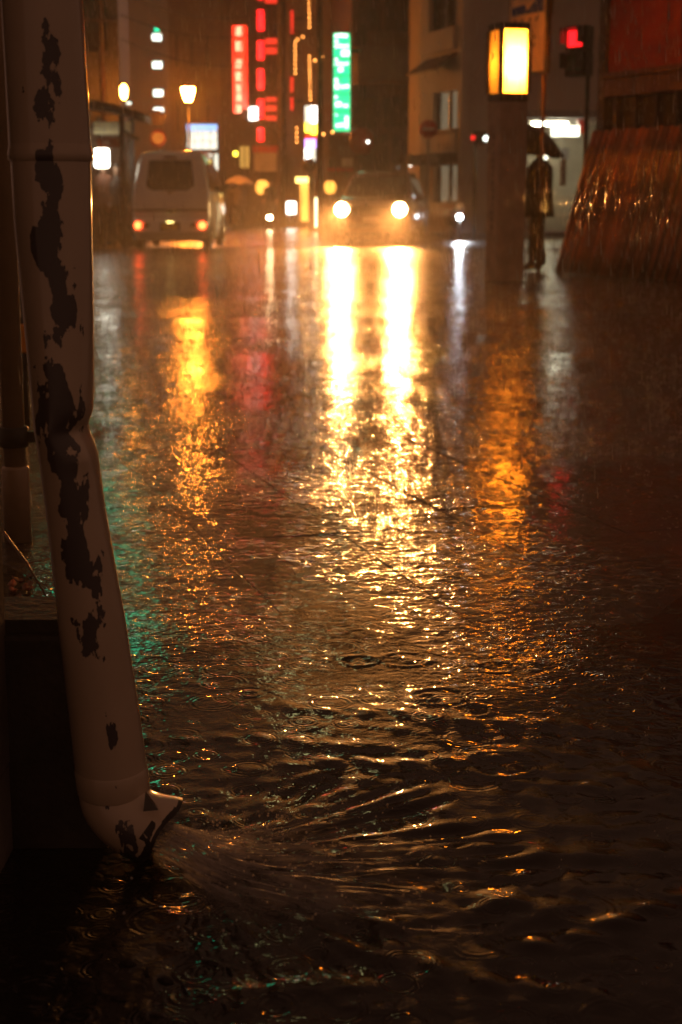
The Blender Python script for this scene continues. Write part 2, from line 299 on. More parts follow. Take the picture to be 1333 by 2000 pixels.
# ---------------------------------------------------------------- foreground: dented drainpipe, pier, plinth, second pipe, steel plate
def paint_mat():
    m = mat('peeling_cream_paint', (.60, .48, .34), .45, 0, .12, 5, .0008, 30, coat=1); t = m.node_tree; N = t.nodes.new; L = t.links.new; b = t.nodes['Principled BSDF']
    src = b.inputs['Base Color'].links[0].from_socket
    tc = N('ShaderNodeTexCoord'); sep = N('ShaderNodeSeparateXYZ'); L(tc.outputs['Object'], sep.inputs[0])
    mp = N('ShaderNodeMapping'); mp.inputs['Scale'].default_value = (1.15, 1.15, .62); L(tc.outputs['Object'], mp.inputs[0])
    n = N('ShaderNodeTexNoise'); n.inputs['Scale'].default_value = 24; n.inputs['Detail'].default_value = 5; n.inputs['Roughness'].default_value = .58; L(mp.outputs[0], n.inputs[0])
    w_ = N('ShaderNodeTexNoise'); w_.inputs['Scale'].default_value = 5.5; w_.inputs['Detail'].default_value = 2; L(tc.outputs['Object'], w_.inputs[0])
    def mth(op, a, c):
        k = N('ShaderNodeMath'); k.operation = op
        for i, q in enumerate((a, c)):
            if isinstance(q, (int, float)): k.inputs[i].default_value = q
            else: L(q, k.inputs[i])
        return k.outputs[0]
    # flaking follows one weathered line down the face of the pipe; it drifts sideways as the pipe leans
    lean = mth('MULTIPLY', mth('MINIMUM', mth('SUBTRACT', sep.outputs[2], .62), 0), -.125)
    band = mth('SUBTRACT', 1, mth('DIVIDE', mth('ABSOLUTE', mth('SUBTRACT', mth('SUBTRACT', sep.outputs[0], .019), lean), 0), .034))
    low = N('ShaderNodeMapRange'); low.inputs[1].default_value = .20; low.inputs[2].default_value = .62; low.inputs[3].default_value = -.075; low.inputs[4].default_value = .03; L(sep.outputs[2], low.inputs[0])
    v = mth('ADD', mth('ADD', n.outputs['Fac'], mth('MULTIPLY', band, .22)), mth('ADD', mth('MULTIPLY', mth('SUBTRACT', w_.outputs['Fac'], .5), .55), low.outputs[0]))
    k = N('ShaderNodeMapRange'); L(v, k.inputs[0]); k.inputs[1].default_value = .683; k.inputs[2].default_value = .689
    mx = N('ShaderNodeMix'); mx.data_type = 'RGBA'; L(k.outputs[0], mx.inputs[0]); L(src, mx.inputs[6]); mx.inputs[7].default_value = (.055, .045, .05, 1); L(mx.outputs[2], b.inputs['Base Color'])
    bp = b.inputs['Normal'].links[0].from_node; b2 = N('ShaderNodeBump'); b2.invert = True; b2.inputs['Distance'].default_value = .0012; L(k.outputs[0], b2.inputs['Height']); L(bp.outputs[0], b2.inputs['Normal']); L(b2.outputs[0], b.inputs['Normal'])
    rg = N('ShaderNodeMapRange'); L(k.outputs[0], rg.inputs[0]); rg.inputs[3].default_value = .42; rg.inputs[4].default_value = .62; L(rg.outputs[0], b.inputs['Roughness'])
    return m
M['paint'] = paint_mat()
PX = -.388; PY = 2.05
pipe = thing('drainpipe', 'dented cream drainpipe with peeling paint pouring water onto the pavement', 'drainpipe', (PX, PY, 0))
OUTL = [(0, 4, 161), (290, 20, 177), (440, 30, 178.5), (600, 47, 181), (760, 63, 182), (805, 67, 181), (835, 70, 171), (858, 74, 181), (885, 78, 190), (1000, 92, 207), (1200, 112, 244), (1400, 137, 273), (1545, 154, 292)]   # outline of the buckled pipe
TAB = sorted((A(l, y, PY)[2], (A(l, y, PY)[0] + A(r, y, PY)[0]) / 2 - PX, (A(r, y, PY)[0] - A(l, y, PY)[0]) / 2) for y, l, r in OUTL)
def tab(z, k): return float(np.interp(z, [t[0] for t in TAB], [t[k] for t in TAB]))
def pipe_x(z): return (tab(z - .008, 1) + tab(z, 1) * 2 + tab(z + .008, 1)) / 4
def pipe_r(z): return (tab(z - .006, 2) + tab(z, 2) * 2 + tab(z + .006, 2)) / 4
def ring_at(z, r, n=48):
    out = []; rx = pipe_r(z) + (r - .0525); ry = .053 + (r - .0525) + .5 * (.053 - pipe_r(z))
    for j in range(n):
        a = 2 * math.pi * j / n; d = math.exp(-((z - .618) / .016) ** 2); d2 = math.exp(-((z - .590) / .016) ** 2); s = max(0, math.cos(a + .55))
        x, y = rx * math.cos(a), ry * math.sin(a); y += .014 * d * s ** 3 - .007 * d2 * s ** 6; x -= .006 * d * s ** 2   # the crease where it buckled
        out.append((pipe_x(z) + x + .0008 * math.sin(5 * a + z * 9), y, z))
    return out
mb = MB(); mb.rings([ring_at(z, .0525) for z in np.arange(.108, .975, .008)], False); mb.build('pipe_section', M['paint'], pipe, True)
mb = MB(); mb.rings([ring_at(z, .0535) for z in np.arange(.992, 2.7, .05)], False); mb.build('pipe_section', M['paint'], pipe, True)
mb = MB(); mb.rings([ring_at(.970, .0528), ring_at(.973, .0552), ring_at(.981, .0556), ring_at(.986, .0545), ring_at(.994, .0532)], False); mb.build('collar', M['paint'], pipe, True)
mb = MB(); mb.rings([ring_at(.102, .0518), ring_at(.105, .0532), ring_at(.136, .0536), ring_at(.140, .0522)], False); mb.build('collar', M['paint'], pipe, True)
pts, el = [], []
for i in range(15):                              # the shoe turning towards the street
    t = i / 14; a = t * 1.12; R = .062
    c = Vector((pipe_x(.108) + R * (1 - math.cos(a)) + .030 * t * t, -.02 * t, .108 - R * math.sin(a))); tn = Vector((math.sin(a), -.12, -math.cos(a))).normalized()
    u = Vector((0, 1, 0)); u = (u - tn * u.dot(tn)).normalized(); v = tn.cross(u); r = .049 + .004 * t
    el.append([c + (u * math.cos(2 * math.pi * j / 32) + v * math.sin(2 * math.pi * j / 32)) * (r * (1 + (.012 * math.sin(.98 * j) if i == 14 else 0))) + (tn * (.003 * math.sin(j * .785) + .006 * math.sin(j * .196)) if i == 14 else Vector()) for j in range(32)])
mb = MB(); mb.rings(el, False); sh = mb.build('outlet_shoe', M['paint'], pipe, True)
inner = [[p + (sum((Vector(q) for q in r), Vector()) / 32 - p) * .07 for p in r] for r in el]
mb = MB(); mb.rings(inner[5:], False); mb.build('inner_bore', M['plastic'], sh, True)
tip = el[14]; mb = MB(); lip = [Vector(p) for p in tip]; tn = Vector((.94, -.1, -.3))
mb.rings([[p for p in el[12]], [p + tn * .006 + (p - sum(lip, Vector()) / 32) * .015 for p in tip]], False); mb.build('rusted_lip', M['dark'], sh, True)
ch = MB(); ch.add([(.118, -.050, .120), (.146, -.046, .078), (.112, -.052, .072), (.118, -.044, .120), (.146, -.040, .078), (.112, -.046, .072)], [(0, 2, 1), (3, 4, 5), (0, 1, 4, 3), (1, 2, 5, 4), (2, 0, 3, 5)]); ch.build('torn_metal_flap', M['chrome'], sh)

pier = thing('concrete_pier', 'stained concrete wall pier with a crack beside the drainpipe', 'pier', (-.70, 2.02, 0))
mb = MB(); mb.bb(-.28, .228, -.06, .06, 0, .135); mb.build('pier_block', M['conc'], pier); mb = MB(); mb.bb(-.28, .229, -.061, .06, .139, 2.735); mb.build('pier_block', M['conc'], pier)
mb = MB(); mb.bb(-.28, .226, -.055, .055, .13, .145); mb.build('crack_joint', M['bed'], pier)
pl = thing('plinth', 'low dark concrete plinth behind the foot of the drainpipe', 'plinth', (-.405, 2.10, 0))
bevel(MB().bb(-.12, .068, -.03, .12, 0, .325).build('plinth_block', M['conc_dark'], pl), .008); MB().bb(-.12, .05, -.02, .11, .3251, .345).build('capping', M['conc_dark'], pl)

p2 = thing('thin_pipe', 'thin grey downpipe with a clamp and socket standing behind the drainpipe', 'pipe', (-.893, 4.15, 0))
mb = MB(); mb.tube([(0, 0, .2), (0, 0, 3.4)], .0305, 20); mb.build('pipe_section', M['grey_pvc'], p2, True)
mb = MB(); mb.lathe([(.038, 0), (.038, .20), (.0365, .206), (.031, .21)], 20); mb.build('socket', M['grey_pvc'], p2, True)
mb = MB(); mb.lathe([(.036, .262), (.040, .266), (.040, .315), (.036, .319)], 20); mb.build('clamp', M['plastic'], p2, True); mb = MB(); mb.bb(.036, .062, -.012, .012, .275, .305); mb.build('clamp_bolt', M['dark'], p2)

tw = thing('twig', 'thin wet twig lying across the ground beside the drainpipe', 'twig', (-.70, 3.35, .0))
q0, q1 = G(8, 1040, .13), G(96, 1175, .02); mid = (q0 + q1) / 2 + Vector((.004, 0, .006)); loc = Vector(tw.location)
MB().tube([q0 - loc, mid - loc, q1 - loc], [.0035, .003, .0018], 6).build('stem', M['slat'], tw, True); MB().tube([mid - loc, mid - loc + Vector((.07, .02, .012))], [.0014, .0006], 5).build('side_shoot', M['slat'], tw, True)
def leaf(x, y, s, a, lab):
    p = G(x, y); mb = MB(); pr = [(-1, 0), (-.55, .32), (0, .42), (.5, .3), (1, 0), (.5, -.3), (0, -.42), (-.55, -.32)]; n = len(pr)
    vs = [(s * (u * math.cos(a) - v * math.sin(a)), s * (u * math.sin(a) + v * math.cos(a)), .012 + s * (.35 * u * u + .5 * v * v)) for u, v in pr] + [(0, 0, .010)] + [(s * .1, 0, .004)]
    mb.add(vs, [(i, (i + 1) % n, n) for i in range(n)] + [((i + 1) % n, i, n + 1) for i in range(n)]); o = mb.build('fallen_leaf', M['slat'], None, True, (p.x, p.y, 0)); return tag(o, lab, 'leaf', 'wet leaves by the plinth')
for i in range(9): leaf(random.uniform(18, 70), random.uniform(1120, 1196), random.uniform(.018, .03), random.uniform(0, 6), 'curled wet brown leaf on the ground between the pier and the drainpipe')

plate = thing('steel_plate', 'dark chequered steel cover plate with raised lozenge bars in shallow water', 'plate', (-.36, 1.56, 0))
bevel(MB().bb(-.30, .25, -.24, .20, -.006, .0035).build('plate_body', M['dark'], plate), .002)
lz = MB(); lz.rings([[(-.014, 0, 0), (0, -.0036, 0), (.014, 0, 0), (0, .0036, 0)], [(-.009, 0, .002), (0, -.0018, .0024), (.009, 0, .002), (0, .0018, .0024)]]); first = None
for i in range(-8, 7):
    for j in range(-7, 6):
        for ph, ang in ((0, .6), (1, -.6)):
            x, y = (i + ph * .5) * .05, (j + ph * .5) * .042
            if not (-.28 < x < .235 and -.22 < y < .185) or (i * 7 + j * 3 + ph) % 2: continue
            if first is None: first = lz.build('lozenge_bar', M['dark'], plate); o = first
            else: o = first.copy(); sc.collection.objects.link(o)
            o.parent = plate; o.location = (x, y, .0035); o.scale = (1, 1, 3.6); o.rotation_euler = (0, 0, ang * (1 if ph else .4) - .5)

cv = thing('flat_canopy', 'added unseen canopy and gutter that shade and hold the dented drainpipe', 'canopy', (0, 0, 0))  # canopy and its wall are added out of view to keep the pipe dim
MB().bb(-5, -.25, .9, 1.98, 2.74, 2.86).build('roof_slab', M['timber'], cv); MB().bb(-5, -.25, 1.99, 2.11, 2.66, 2.8).build('gutter', M['conc'], cv); MB().bb(-5, -1.6, .75, .9, 0, 3.6).build('unseen_wall', M['timber'], cv)
# ---------------------------------------------------------------- bicycle behind the pipes
bk = thing('bicycle', 'black city bicycle with an orange rear reflector parked behind the two pipes', 'bicycle', (-1.205, 5.75, 0), math.radians(12))
def wheel(y):
    R = .33; c = Vector((0, y, R)); n = 40; m1 = MB(); ring = [c + Vector((0, R * .955 * math.cos(2 * math.pi * j / n), R * .955 * math.sin(2 * math.pi * j / n))) for j in range(n)]
    def tor(rr, th, k=8):
        mb = MB(); vs, fs = [], []
        for j in range(n):
            a = 2 * math.pi * j / n; rad = Vector((0, math.cos(a), math.sin(a)))
            for q in range(k): b = 2 * math.pi * q / k; vs.append(c + rad * (rr + th * math.cos(b)) + Vector((th * math.sin(b), 0, 0)))
        for j in range(n):
            for q in range(k): fs.append((j * k + q, ((j + 1) % n) * k + q, ((j + 1) % n) * k + (q + 1) % k, j * k + (q + 1) % k))
        return mb.add(vs, fs)
    wo = tor(R - .018, .018).build('wheel', M['rubber'], bk, True); tor(R - .042, .009, 6).build('rim', M['chrome'], wo, True)
    sp = MB()
    for j in range(18): a = 2 * math.pi * j / 18; sp.tube([c + Vector((.02 * (-1) ** j, 0, 0)), c + Vector((0, math.cos(a), math.sin(a))) * (R - .045)], .0012, 4)
    sp.tube([c - Vector((.05, 0, 0)), c + Vector((.05, 0, 0))], .014, 8); sp.build('spokes', M['chrome'], wo)
wheel(0); wheel(1.05)
def arc(y, a0, a1, r=.355): return [(0, y + r * math.cos(math.radians(a)), .33 + r * math.sin(math.radians(a))) for a in np.linspace(a0, a1, 14)]
for yy, a0, a1 in ((0, 60, 215), (1.05, 20, 150)):
    MB().rings([[(dx, p[1], p[2] + dz) for dx, dz in ((-.027, -.006), (-.018, .006), (.018, .006), (.027, -.006), (.018, .002), (-.018, .002))] for p in arc(yy, a0, a1)]).build('mudguard', M['plastic'], bk, True)
F = MB(); bb_ = (0, .42, .28); seat = (0, .25, .72); hd = (0, .86, .78); hb = (0, .93, .60)
for a, b_, r in ((bb_, seat, .016), (bb_, hb, .019), ((0, .29, .58), hd, .013), (hd, hb, .02)): F.tube([a, b_], r, 8)
for sx in (-.06, .06): F.tube([(sx, 0, .33), (sx * .4, .42, .28)], .009, 6); F.tube([(sx, 0, .33), (sx * .3, .26, .66)], .008, 6); F.tube([(sx, 1.05, .33), (sx * .9, .945, .56)], .011, 6)
F.build('frame', M['plastic'], bk, True)
MB().tube([(0, .25, .70), (0, .22, .86)], .013, 8).build('seat_post', M['chrome'], bk, True)
MB().rings([[(math.cos(a) * wd, yy, .88 + math.sin(a) * .03) for a in np.linspace(0, 6.283, 12, False)] for yy, wd in ((.08, .05), (.12, .09), (.18, .095), (.26, .05), (.36, .022))]).build('saddle', M['plastic'], bk, True)
MB().tube([(-.23, .72, .95), (-.18, .82, .96), (0, .84, .93), (.18, .82, .96), (.23, .72, .95)], .011, 8).tube([(0, .84, .93), (0, .86, .78)], .013, 8).build('handlebar', M['chrome'], bk, True)
bevel(MB().bb(-.035, .035, -.392, -.375, .40, .50).build('rear_reflector', mat('orange_reflector', (.85, .32, .05), .25, 0, .1, 20), bk), .006)
MB().disc((.04, .42, .28), .09, (1, 0, 0), .006, 24).build('chainring', M['chrome'], bk); MB().tube([(-.09, .42, .28), (-.09, .30, .19)], .008, 6).tube([(.09, .42, .28), (.09, .54, .37)], .008, 6).bb(-.16, -.09, .26, .34, .18, .2).bb(.09, .16, .5, .58, .36, .38).build('pedals', M['dark'], bk)
MB().tube([(-.09, .10, .30), (-.16, .03, .0)], .009, 6).tube([(.09, .10, .30), (.16, .03, .0)], .009, 6).build('stand', M['chrome'], bk)

# ---------------------------------------------------------------- the red town house with its leaning bamboo screen
P0 = G(1083, 531); e = Vector((.43, -.903, 0)).normalized(); nb = Vector((-e.y, e.x, 0))      # nb points into the house
YAW = math.atan2(e.y, e.x); LEN = 7.5; LEAN, SH = .55, 1.83
inu = thing('bamboo_screen', 'leaning screen of wet brown bamboo slats along the foot of the red house', 'screen', P0, YAW)
prof = [(0, 0), (.10, .30), (.21, .70), (.33, 1.12), (.44, 1.5), (LEAN, SH)]
protos = []; x = .0; i = 0
while x < LEN:
    wd = random.uniform(.036, .05)
    if i < 7:
        mb = MB(); mb.rings([[(-.02, yy + .008, zz), (-.012, yy - .006, zz), (0, yy - .011, zz), (.012, yy - .006, zz), (.02, yy + .008, zz)] for yy, zz in [(p[0] + random.uniform(-.004, .004), p[1]) for p in prof]]); o = mb.build('slat', M['slat'], inu, True); protos.append(o)
    else: o = random.choice(protos).copy(); sc.collection.objects.link(o); o.parent = inu
    o.location = (x + wd / 2, random.uniform(-.004, .004), 0); o.scale = (wd / .044, 1, random.uniform(.99, 1.01)); x += wd + random.uniform(.003, .012); i += 1
for k in (1, 3, 5): mb = MB(); mb.tube([(0, prof[k][0] + .022, prof[k][1] - .02), (LEN, prof[k][0] + .022, prof[k][1] - .02)], .014, 8); mb.build('batten', M['timber'], inu, True)
for xx in (.03, 2.5, 5, 7.4): mb = MB(); mb.tube([(xx, .03, 0), (xx, LEAN + .03, SH)], .022, 6).bb(xx - .02, xx + .02, LEAN - .01, LEAN + .06, 0, SH); mb.build('strut', M['timber'], inu)
W0 = P0 + nb * (LEAN + .09); fr = Face(W0, YAW)
hs = thing('red_town_house', 'dark timber town house with a red ochre upper wall and barred window', 'house', W0, YAW)
ua, za = fr.uv(1160, 165); ub, zb = fr.uv(1333, 130); zbeam = (za + zb) / 2
MB().bb(-.02, .13, -.03, .14, 0, 6.2).build('corner_post', M['timber'], hs)
MB().bb(.13, LEN, .06, .16, 0, 1.55).build('lower_wall', M['timber'], hs)
MB().bb(.13, LEN, .30, .34, 1.55, zbeam - .24).build('window_back', M['glass'], hs)
MB().bb(.13, LEN, -.0, .12, 1.55, 1.62).build('window_sill', M['timber'], hs)
bevel(MB().bb(.12, LEN, -.07, .12, zbeam - .24, zbeam - .01).build('beam', M['wood'], hs), .012); bevel(MB().bb(.13, LEN, -.11, .02, zbeam, zbeam + .07).build('beam_moulding', M['wood'], hs), .012)
first = None; x = .34
while x < LEN:
    if first is None: first = MB().bb(-.035, .035, .0, .09, 1.62, zbeam - .24).build('window_bar', M['timber'], hs); o = first
    else: o = first.copy(); sc.collection.objects.link(o); o.parent = hs
    o.location = (x, 0, 0); x += .42
MB().bb(.13, LEN, .03, .15, zbeam + .07, 5.6).build('red_wall', M['red'], hs); MB().bb(.0, LEN, .15, 5, 0, 5.6).build('house_body', M['timber'], hs)
rf = MB(); rf.add([(-.3, -.7, 5.55), (LEN + .3, -.7, 5.55), (LEN + .3, 5, 7.4), (-.3, 5, 7.4), (-.3, -.7, 5.7), (LEN + .3, -.7, 5.7), (LEN + .3, 5, 7.55), (-.3, 5, 7.55)], [(0, 3, 2, 1), (4, 5, 6, 7), (0, 1, 5, 4), (1, 2, 6, 5), (2, 3, 7, 6), (3, 0, 4, 7)]); rf.build('roof', M['dark'], hs)

# ---------------------------------------------------------------- lantern post
pb = G(985, 548)
lp = thing('lantern_post', 'square stone post with a glowing amber lantern on top beside the street', 'lantern', pb, math.radians(19))
a_ = .172; zt = A(985, 200, pb.y)[2]; zl = A(985, 183, pb.y)[2]; zt2 = A(985, 60, pb.y)[2]; zc = A(985, 47, pb.y)[2]
bevel(MB().bb(-a_, a_, -a_, a_, 0, zt).build('shaft', M['conc_post'], lp), .012)
bevel(MB().bb(-a_ - .006, a_ + .006, -a_ - .006, a_ + .006, zt + .002, zl).build('collar', M['wood'], lp), .006); bevel(MB().bb(-a_ - .01, a_ + .01, -a_ - .01, a_ + .01, zt2, zc).build('cap', M['timber'], lp), .008)
for sx in (-1, 1):
    for sy in (-1, 1): MB().bb(sx * a_ - .024, sx * a_ + .024, sy * a_ - .024, sy * a_ + .024, zl, zt2).build('corner_bar', M['timber'], lp)
def panel_mat(es=.7, tc=(.95, .55, .12, 1)):
    m = bpy.data.materials.new('amber_acrylic'); m.use_nodes = True; t = m.node_tree; out = t.nodes['Material Output']; b = t.nodes['Principled BSDF']
    b.inputs['Base Color'].default_value = (.6, .35, .1, 1); b.inputs['Emission Color'].default_value = (1, .30, .012, 1); b.inputs['Emission Strength'].default_value = es; b.inputs['Roughness'].default_value = .3
    tr = t.nodes.new('ShaderNodeBsdfTranslucent'); tr.inputs[0].default_value = tc; ad = t.nodes.new('ShaderNodeAddShader'); t.links.new(b.outputs[0], ad.inputs[0]); t.links.new(tr.outputs[0], ad.inputs[1]); t.links.new(ad.outputs[0], out.inputs[0]); return m
M['panel'] = panel_mat(); M['panel_dim'] = panel_mat(.10, (.025, .011, .002, 1))  # second copy darkened in colour and glow, for the dimmer look of the oblique side
for ang in range(4):
    c, s = math.cos(ang * math.pi / 2), math.sin(ang * math.pi / 2); mb = MB(); nz, nx = 8, 6; vs, fs = [], []
    for i in range(nz + 1):
        for j in range(nx + 1):
            u = -1 + 2 * j / nx; v = i / nz; x, y = u * (a_ - .018), -(a_ - .012) - .022 * math.sin(math.pi * v) * (1 - .5 * u * u); vs.append((x * c - y * s, x * s + y * c, zl + v * (zt2 - zl)))
    for i in range(nz):
        for j in range(nx): k = i * (nx + 1) + j; fs.append((k, k + 1, k + nx + 2, k + nx + 1))
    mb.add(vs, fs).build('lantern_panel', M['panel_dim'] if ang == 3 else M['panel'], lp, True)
MB().lathe([(.01, -.14), (.045, -.12), (.055, 0), (.045, .12), (.01, .14)], 14, (0, 0, (zl + zt2) / 2 - .02)).build('bulb', M['bulb'], lp, True)
mk = MB(); rnd = random.Random(4)
for i in range(13):
    z = 1.62 - i * .085
    for k in range(3): mk.bb(-a_ - .003, -a_ - .001, rnd.uniform(-.035, .0), rnd.uniform(.008, .04), z + k * .02, z + k * .02 + .008)
    mk.bb(-a_ - .003, -a_ - .001, -.006, .003, z - .006, z + .058)
mk.build('engraved_lettering', M['plastic'], lp)

# ---------------------------------------------------------------- map board, crossing signal
bp0 = A(1047, 530, 20.0); bf = Face(bp0, math.atan2(-.86, .5))
board = thing('map_board', 'street map board with a blue panel on a slim post by the lantern', 'board', (bp0[0], bp0[1], 0), bf.yaw)
u0, u1 = bf.uv(1000, 90)[0], bf.uv(1068, 90)[0]; z0, z1 = bf.uv(1040, 141)[1], bf.uv(1040, -60)[1]
MB().tube([(0, .05, 0), (0, .05, z1 + .02)], .028, 12).build('post', M['wood'], board, True)
bevel(MB().bb(u0 - .03, u1 + .03, -.03, .05, z0 - .03, z1 + .03).build('frame', M['timber'], board), .01)
MB().bb(u0, u1, -.036, -.031, z0, z1).build('printed_face', M['orange'], board)
zb0 = bf.uv(1033, 28)[1]; MB().bb(u0 + .03, u1 - .03, -.040, -.0365, zb0, z1 - .05).build('blue_panel', M['blue'], board)
um = (u0 + u1) / 2; w_ = (u1 - u0)
MB().add([(u0 + .05, -.042, zb0 + .10), (um - .05, -.042, zb0 + .12), (um, -.042, zb0 + .04), (u1 - .1, -.042, zb0 + .22), (um + .02, -.042, zb0 + .34), (um - .02, -.042, zb0 + .22), (u0 + .05, -.042, zb0 + .2)], [(0, 1, 2, 3, 4, 5, 6)]).build('arrow_print', M['orange'], board)
tx = MB(); rnd = random.Random(11)
for rr, n in ((.06, 4), (.16, 2), (.27, 3), (.37, 3), (.46, 2)):
    for k in range(n):
        uu = u0 + .06 + (w_ - .12) * (k + .2 * rnd.random()) / n; zz = zb0 - rr
        for q in range(3): tx.bb(uu, uu + .06, -.039, -.0365, zz - q * .018, zz - q * .018 + .007)
        tx.bb(uu + .026, uu + .034, -.0395, -.0366, zz - .045, zz + .012)
tx.build('printed_text', M['timber'], board)

sp0 = A(1122, 470, 23.2)
sg = thing('crossing_signal', 'pedestrian crossing signal showing a red light on a thin pole', 'signal', (sp0[0], sp0[1], 0), math.radians(-42))
zS0, zS1 = A(1110, 150, 23.2)[2], A(1110, 50, 23.2)[2]; zm = (zS0 + zS1) / 2
MB().tube([(.06, .14, 0), (.06, .14, zS1 - .1)], .035, 12).build('pole', M['timber'], sg, True)
bevel(MB().bb(-.19, .17, -.12, .12, zm + .005, zS1).build('red_housing', M['plastic'], sg), .03, 3); bevel(MB().bb(-.19, .17, -.12, .12, zS0, zm - .005).build('green_housing', M['plastic'], sg), .03, 3)
MB().bb(-.125, .105, -.128, -.121, zm + .06, zS1 - .08).build('red_lens', M['redlamp'], sg); MB().bb(-.125, .105, -.128, -.121, zS0 + .08, zm - .06).build('green_lens', mat('unlit_green_lens', (.03, .12, .09), .15), sg)
for zz0, zz1 in ((zm + .05, zS1 - .06), (zS0 + .06, zm - .05)):
    MB().bb(-.145, .125, -.32, -.121, zz1, zz1 + .012).bb(-.157, -.145, -.29, -.121, zz0 + .05, zz1).bb(.125, .137, -.29, -.121, zz0 + .05, zz1).build('visor', M['plastic'], sg)
MB().bb(.0, .12, .1, .16, zm - .03, zm + .03).build('bracket', M['dark'], sg)

# ---------------------------------------------------------------- people
def person(label, loc, rz, top, legs, pose=None, scale=1.0, coat=None, group=None, shoes='shoe', bag=None, bald=False):
    P = dict(pel=(0, 0, .95, .145, .105), sp=(0, .005, 1.12, .135, .095), ch=(0, .01, 1.32, .165, .11), nb=(0, 0, 1.46, .075, .07), nk=(0, .01, 1.52, .055, .055), h1=(0, .025, 1.585, .068, .08), h2=(0, .02, 1.655, .076, .092), h3=(0, .01, 1.715, .045, .055),
             sl=(-.175, 0, 1.40, .062, .06), el=(-.23, -.03, 1.12, .045, .045), wl=(-.22, .08, .88, .03, .03), sr=(.175, 0, 1.40, .062, .06), er=(.23, -.03, 1.12, .045, .045), wr=(.22, .08, .88, .03, .03),
             hl=(-.09, 0, .86, .095, .095), kl=(-.10, .02, .48, .08, .085), al=(-.10, -.02, .09, .066, .07), tl=(-.11, .15, .035, .035, .03), hr=(.09, 0, .86, .095, .095), kr=(.10, .02, .48, .08, .085), ar=(.10, -.02, .09, .066, .07), tr=(.11, .15, .035, .035, .03))
    for k, v in (pose or {}).items(): P[k] = tuple(v) + P[k][len(v):]
    E2 = [('pel', 'sp', 0), ('sp', 'ch', 0), ('ch', 'nb', 0), ('nb', 'nk', 2), ('nk', 'h1', 2), ('h1', 'h2', 2), ('h2', 'h3', 2), ('ch', 'sl', 0), ('sl', 'el', 0), ('el', 'wl', 0), ('ch', 'sr', 0), ('sr', 'er', 0), ('er', 'wr', 0), ('pel', 'hl', 1), ('hl', 'kl', 1), ('kl', 'al', 1), ('al', 'tl', 3), ('pel', 'hr', 1), ('hr', 'kr', 1), ('kr', 'ar', 1), ('ar', 'tr', 3)]
    ks = list(P); me = bpy.data.meshes.new('tmp'); me.from_pydata([P[k][:3] for k in ks], [(ks.index(a), ks.index(b)) for a, b, _ in E2], [])
    t = bpy.data.objects.new('tmp', me); sc.collection.objects.link(t); t.modifiers.new('s', 'SKIN')
    for i, k in enumerate(ks): me.skin_vertices[0].data[i].radius = P[k][3:5]; me.skin_vertices[0].data[i].use_root = (k == 'pel')
    sb = t.modifiers.new('d', 'SUBSURF'); sb.levels = 2; sb.render_levels = 2
    dg = bpy.context.evaluated_depsgraph_get(); em = bpy.data.meshes.new_from_object(t.evaluated_get(dg)); bpy.data.objects.remove(t)
    mb = MB(); mb.v = [tuple(v.co) for v in em.vertices]; mb.f = [tuple(p.vertices) for p in em.polygons]
    for p in em.polygons:
        c = p.center; best = None
        for a, b, mi in E2:
            A_, B_ = Vector(P[a][:3]), Vector(P[b][:3]); q = max(0, min(1, (c - A_).dot(B_ - A_) / (B_ - A_).length_squared)); d = (c - A_ - (B_ - A_) * q).length - P[a][3] * (1 - q) - P[b][3] * q
            if best is None or d < best[0]: best = (d, mi)
        mb.m.append(best[1])
    for el_, wr_ in (('el', 'wl'), ('er', 'wr')):          # palm, four fingers and a thumb
        w0 = Vector(P[wr_][:3]); d = (w0 - Vector(P[el_][:3])).normalized(); s = d.cross(Vector((0, 0, 1))); s = s.normalized() if s.length > .1 else Vector((0, 1, 0)); u = s.cross(d)
        mb.tube([w0 - d * .02, w0 + d * .03, w0 + d * .09], [.026, .034, .032], 8, True, 2)
        for k, ln in enumerate((.062, .075, .07, .055)): o_ = w0 + d * .085 + s * (-.026 + .0175 * k); mb.tube([o_, o_ + d * ln * .55 - u * .008, o_ + d * ln * .85 - u * .028], [.009, .0085, .007], 6, True, 2)
        o_ = w0 + d * .035 - s * .028; mb.tube([o_, o_ - s * .024 + d * .025, o_ - s * .026 + d * .055 - u * .012], [.012, .010, .008], 6, True, 2)
    hx, hy, hz = P['h2'][:3]; h1 = Vector(P['h1'][:3])
    mb.tube([(hx, hy + .088, hz - .01), (hx, hy + .112, hz - .042), (hx, hy + .085, hz - .05)], [.008, .014, .01], 6, True, 2)
    for sx in (-1, 1): mb.tube([(hx + sx * .072, hy, hz + .005), (hx + sx * .088, hy - .006, hz - .015), (hx + sx * .072, hy, hz - .04)], [.012, .016, .008], 6, True, 2); mb.tube([(hx + sx * .032, hy + .085, hz + .002), (hx + sx * .032, hy + .094, hz + .002)], [.009, .006], 6, True, 4)
    mb.tube([(hx - .025, hy + .088, hz - .078), (hx + .025, hy + .088, hz - .078)], .006, 5, True, 3)
    o = thing('person', label, 'person', loc, rz, group); o.scale = (scale,) * 3
    b = mb.build('body', [top, legs, M['skin'], M[shoes], M['hair']], o, True)
    if not bald:
        hm = MB(); rings = []
        for i in range(7):
            v = i / 6 * 1.45; rr = [.092 * math.cos(v) ** .6 if v < 1.5 else .01 for _ in (0,)][0]; zz = hz + .0 + .092 * math.sin(v)
            rings.append([(hx + rr * .95 * math.cos(a), hy - .016 + rr * 1.12 * math.sin(a) - (.012 if i == 0 else 0), zz - (.055 * max(0, -math.sin(a)) if i == 0 else 0) + (.02 * max(0, math.sin(a)) if i == 0 else 0)) for a in np.linspace(0, 6.2832, 18, False)])
        hm.rings(rings).build('hair', M['hair'], o, True)
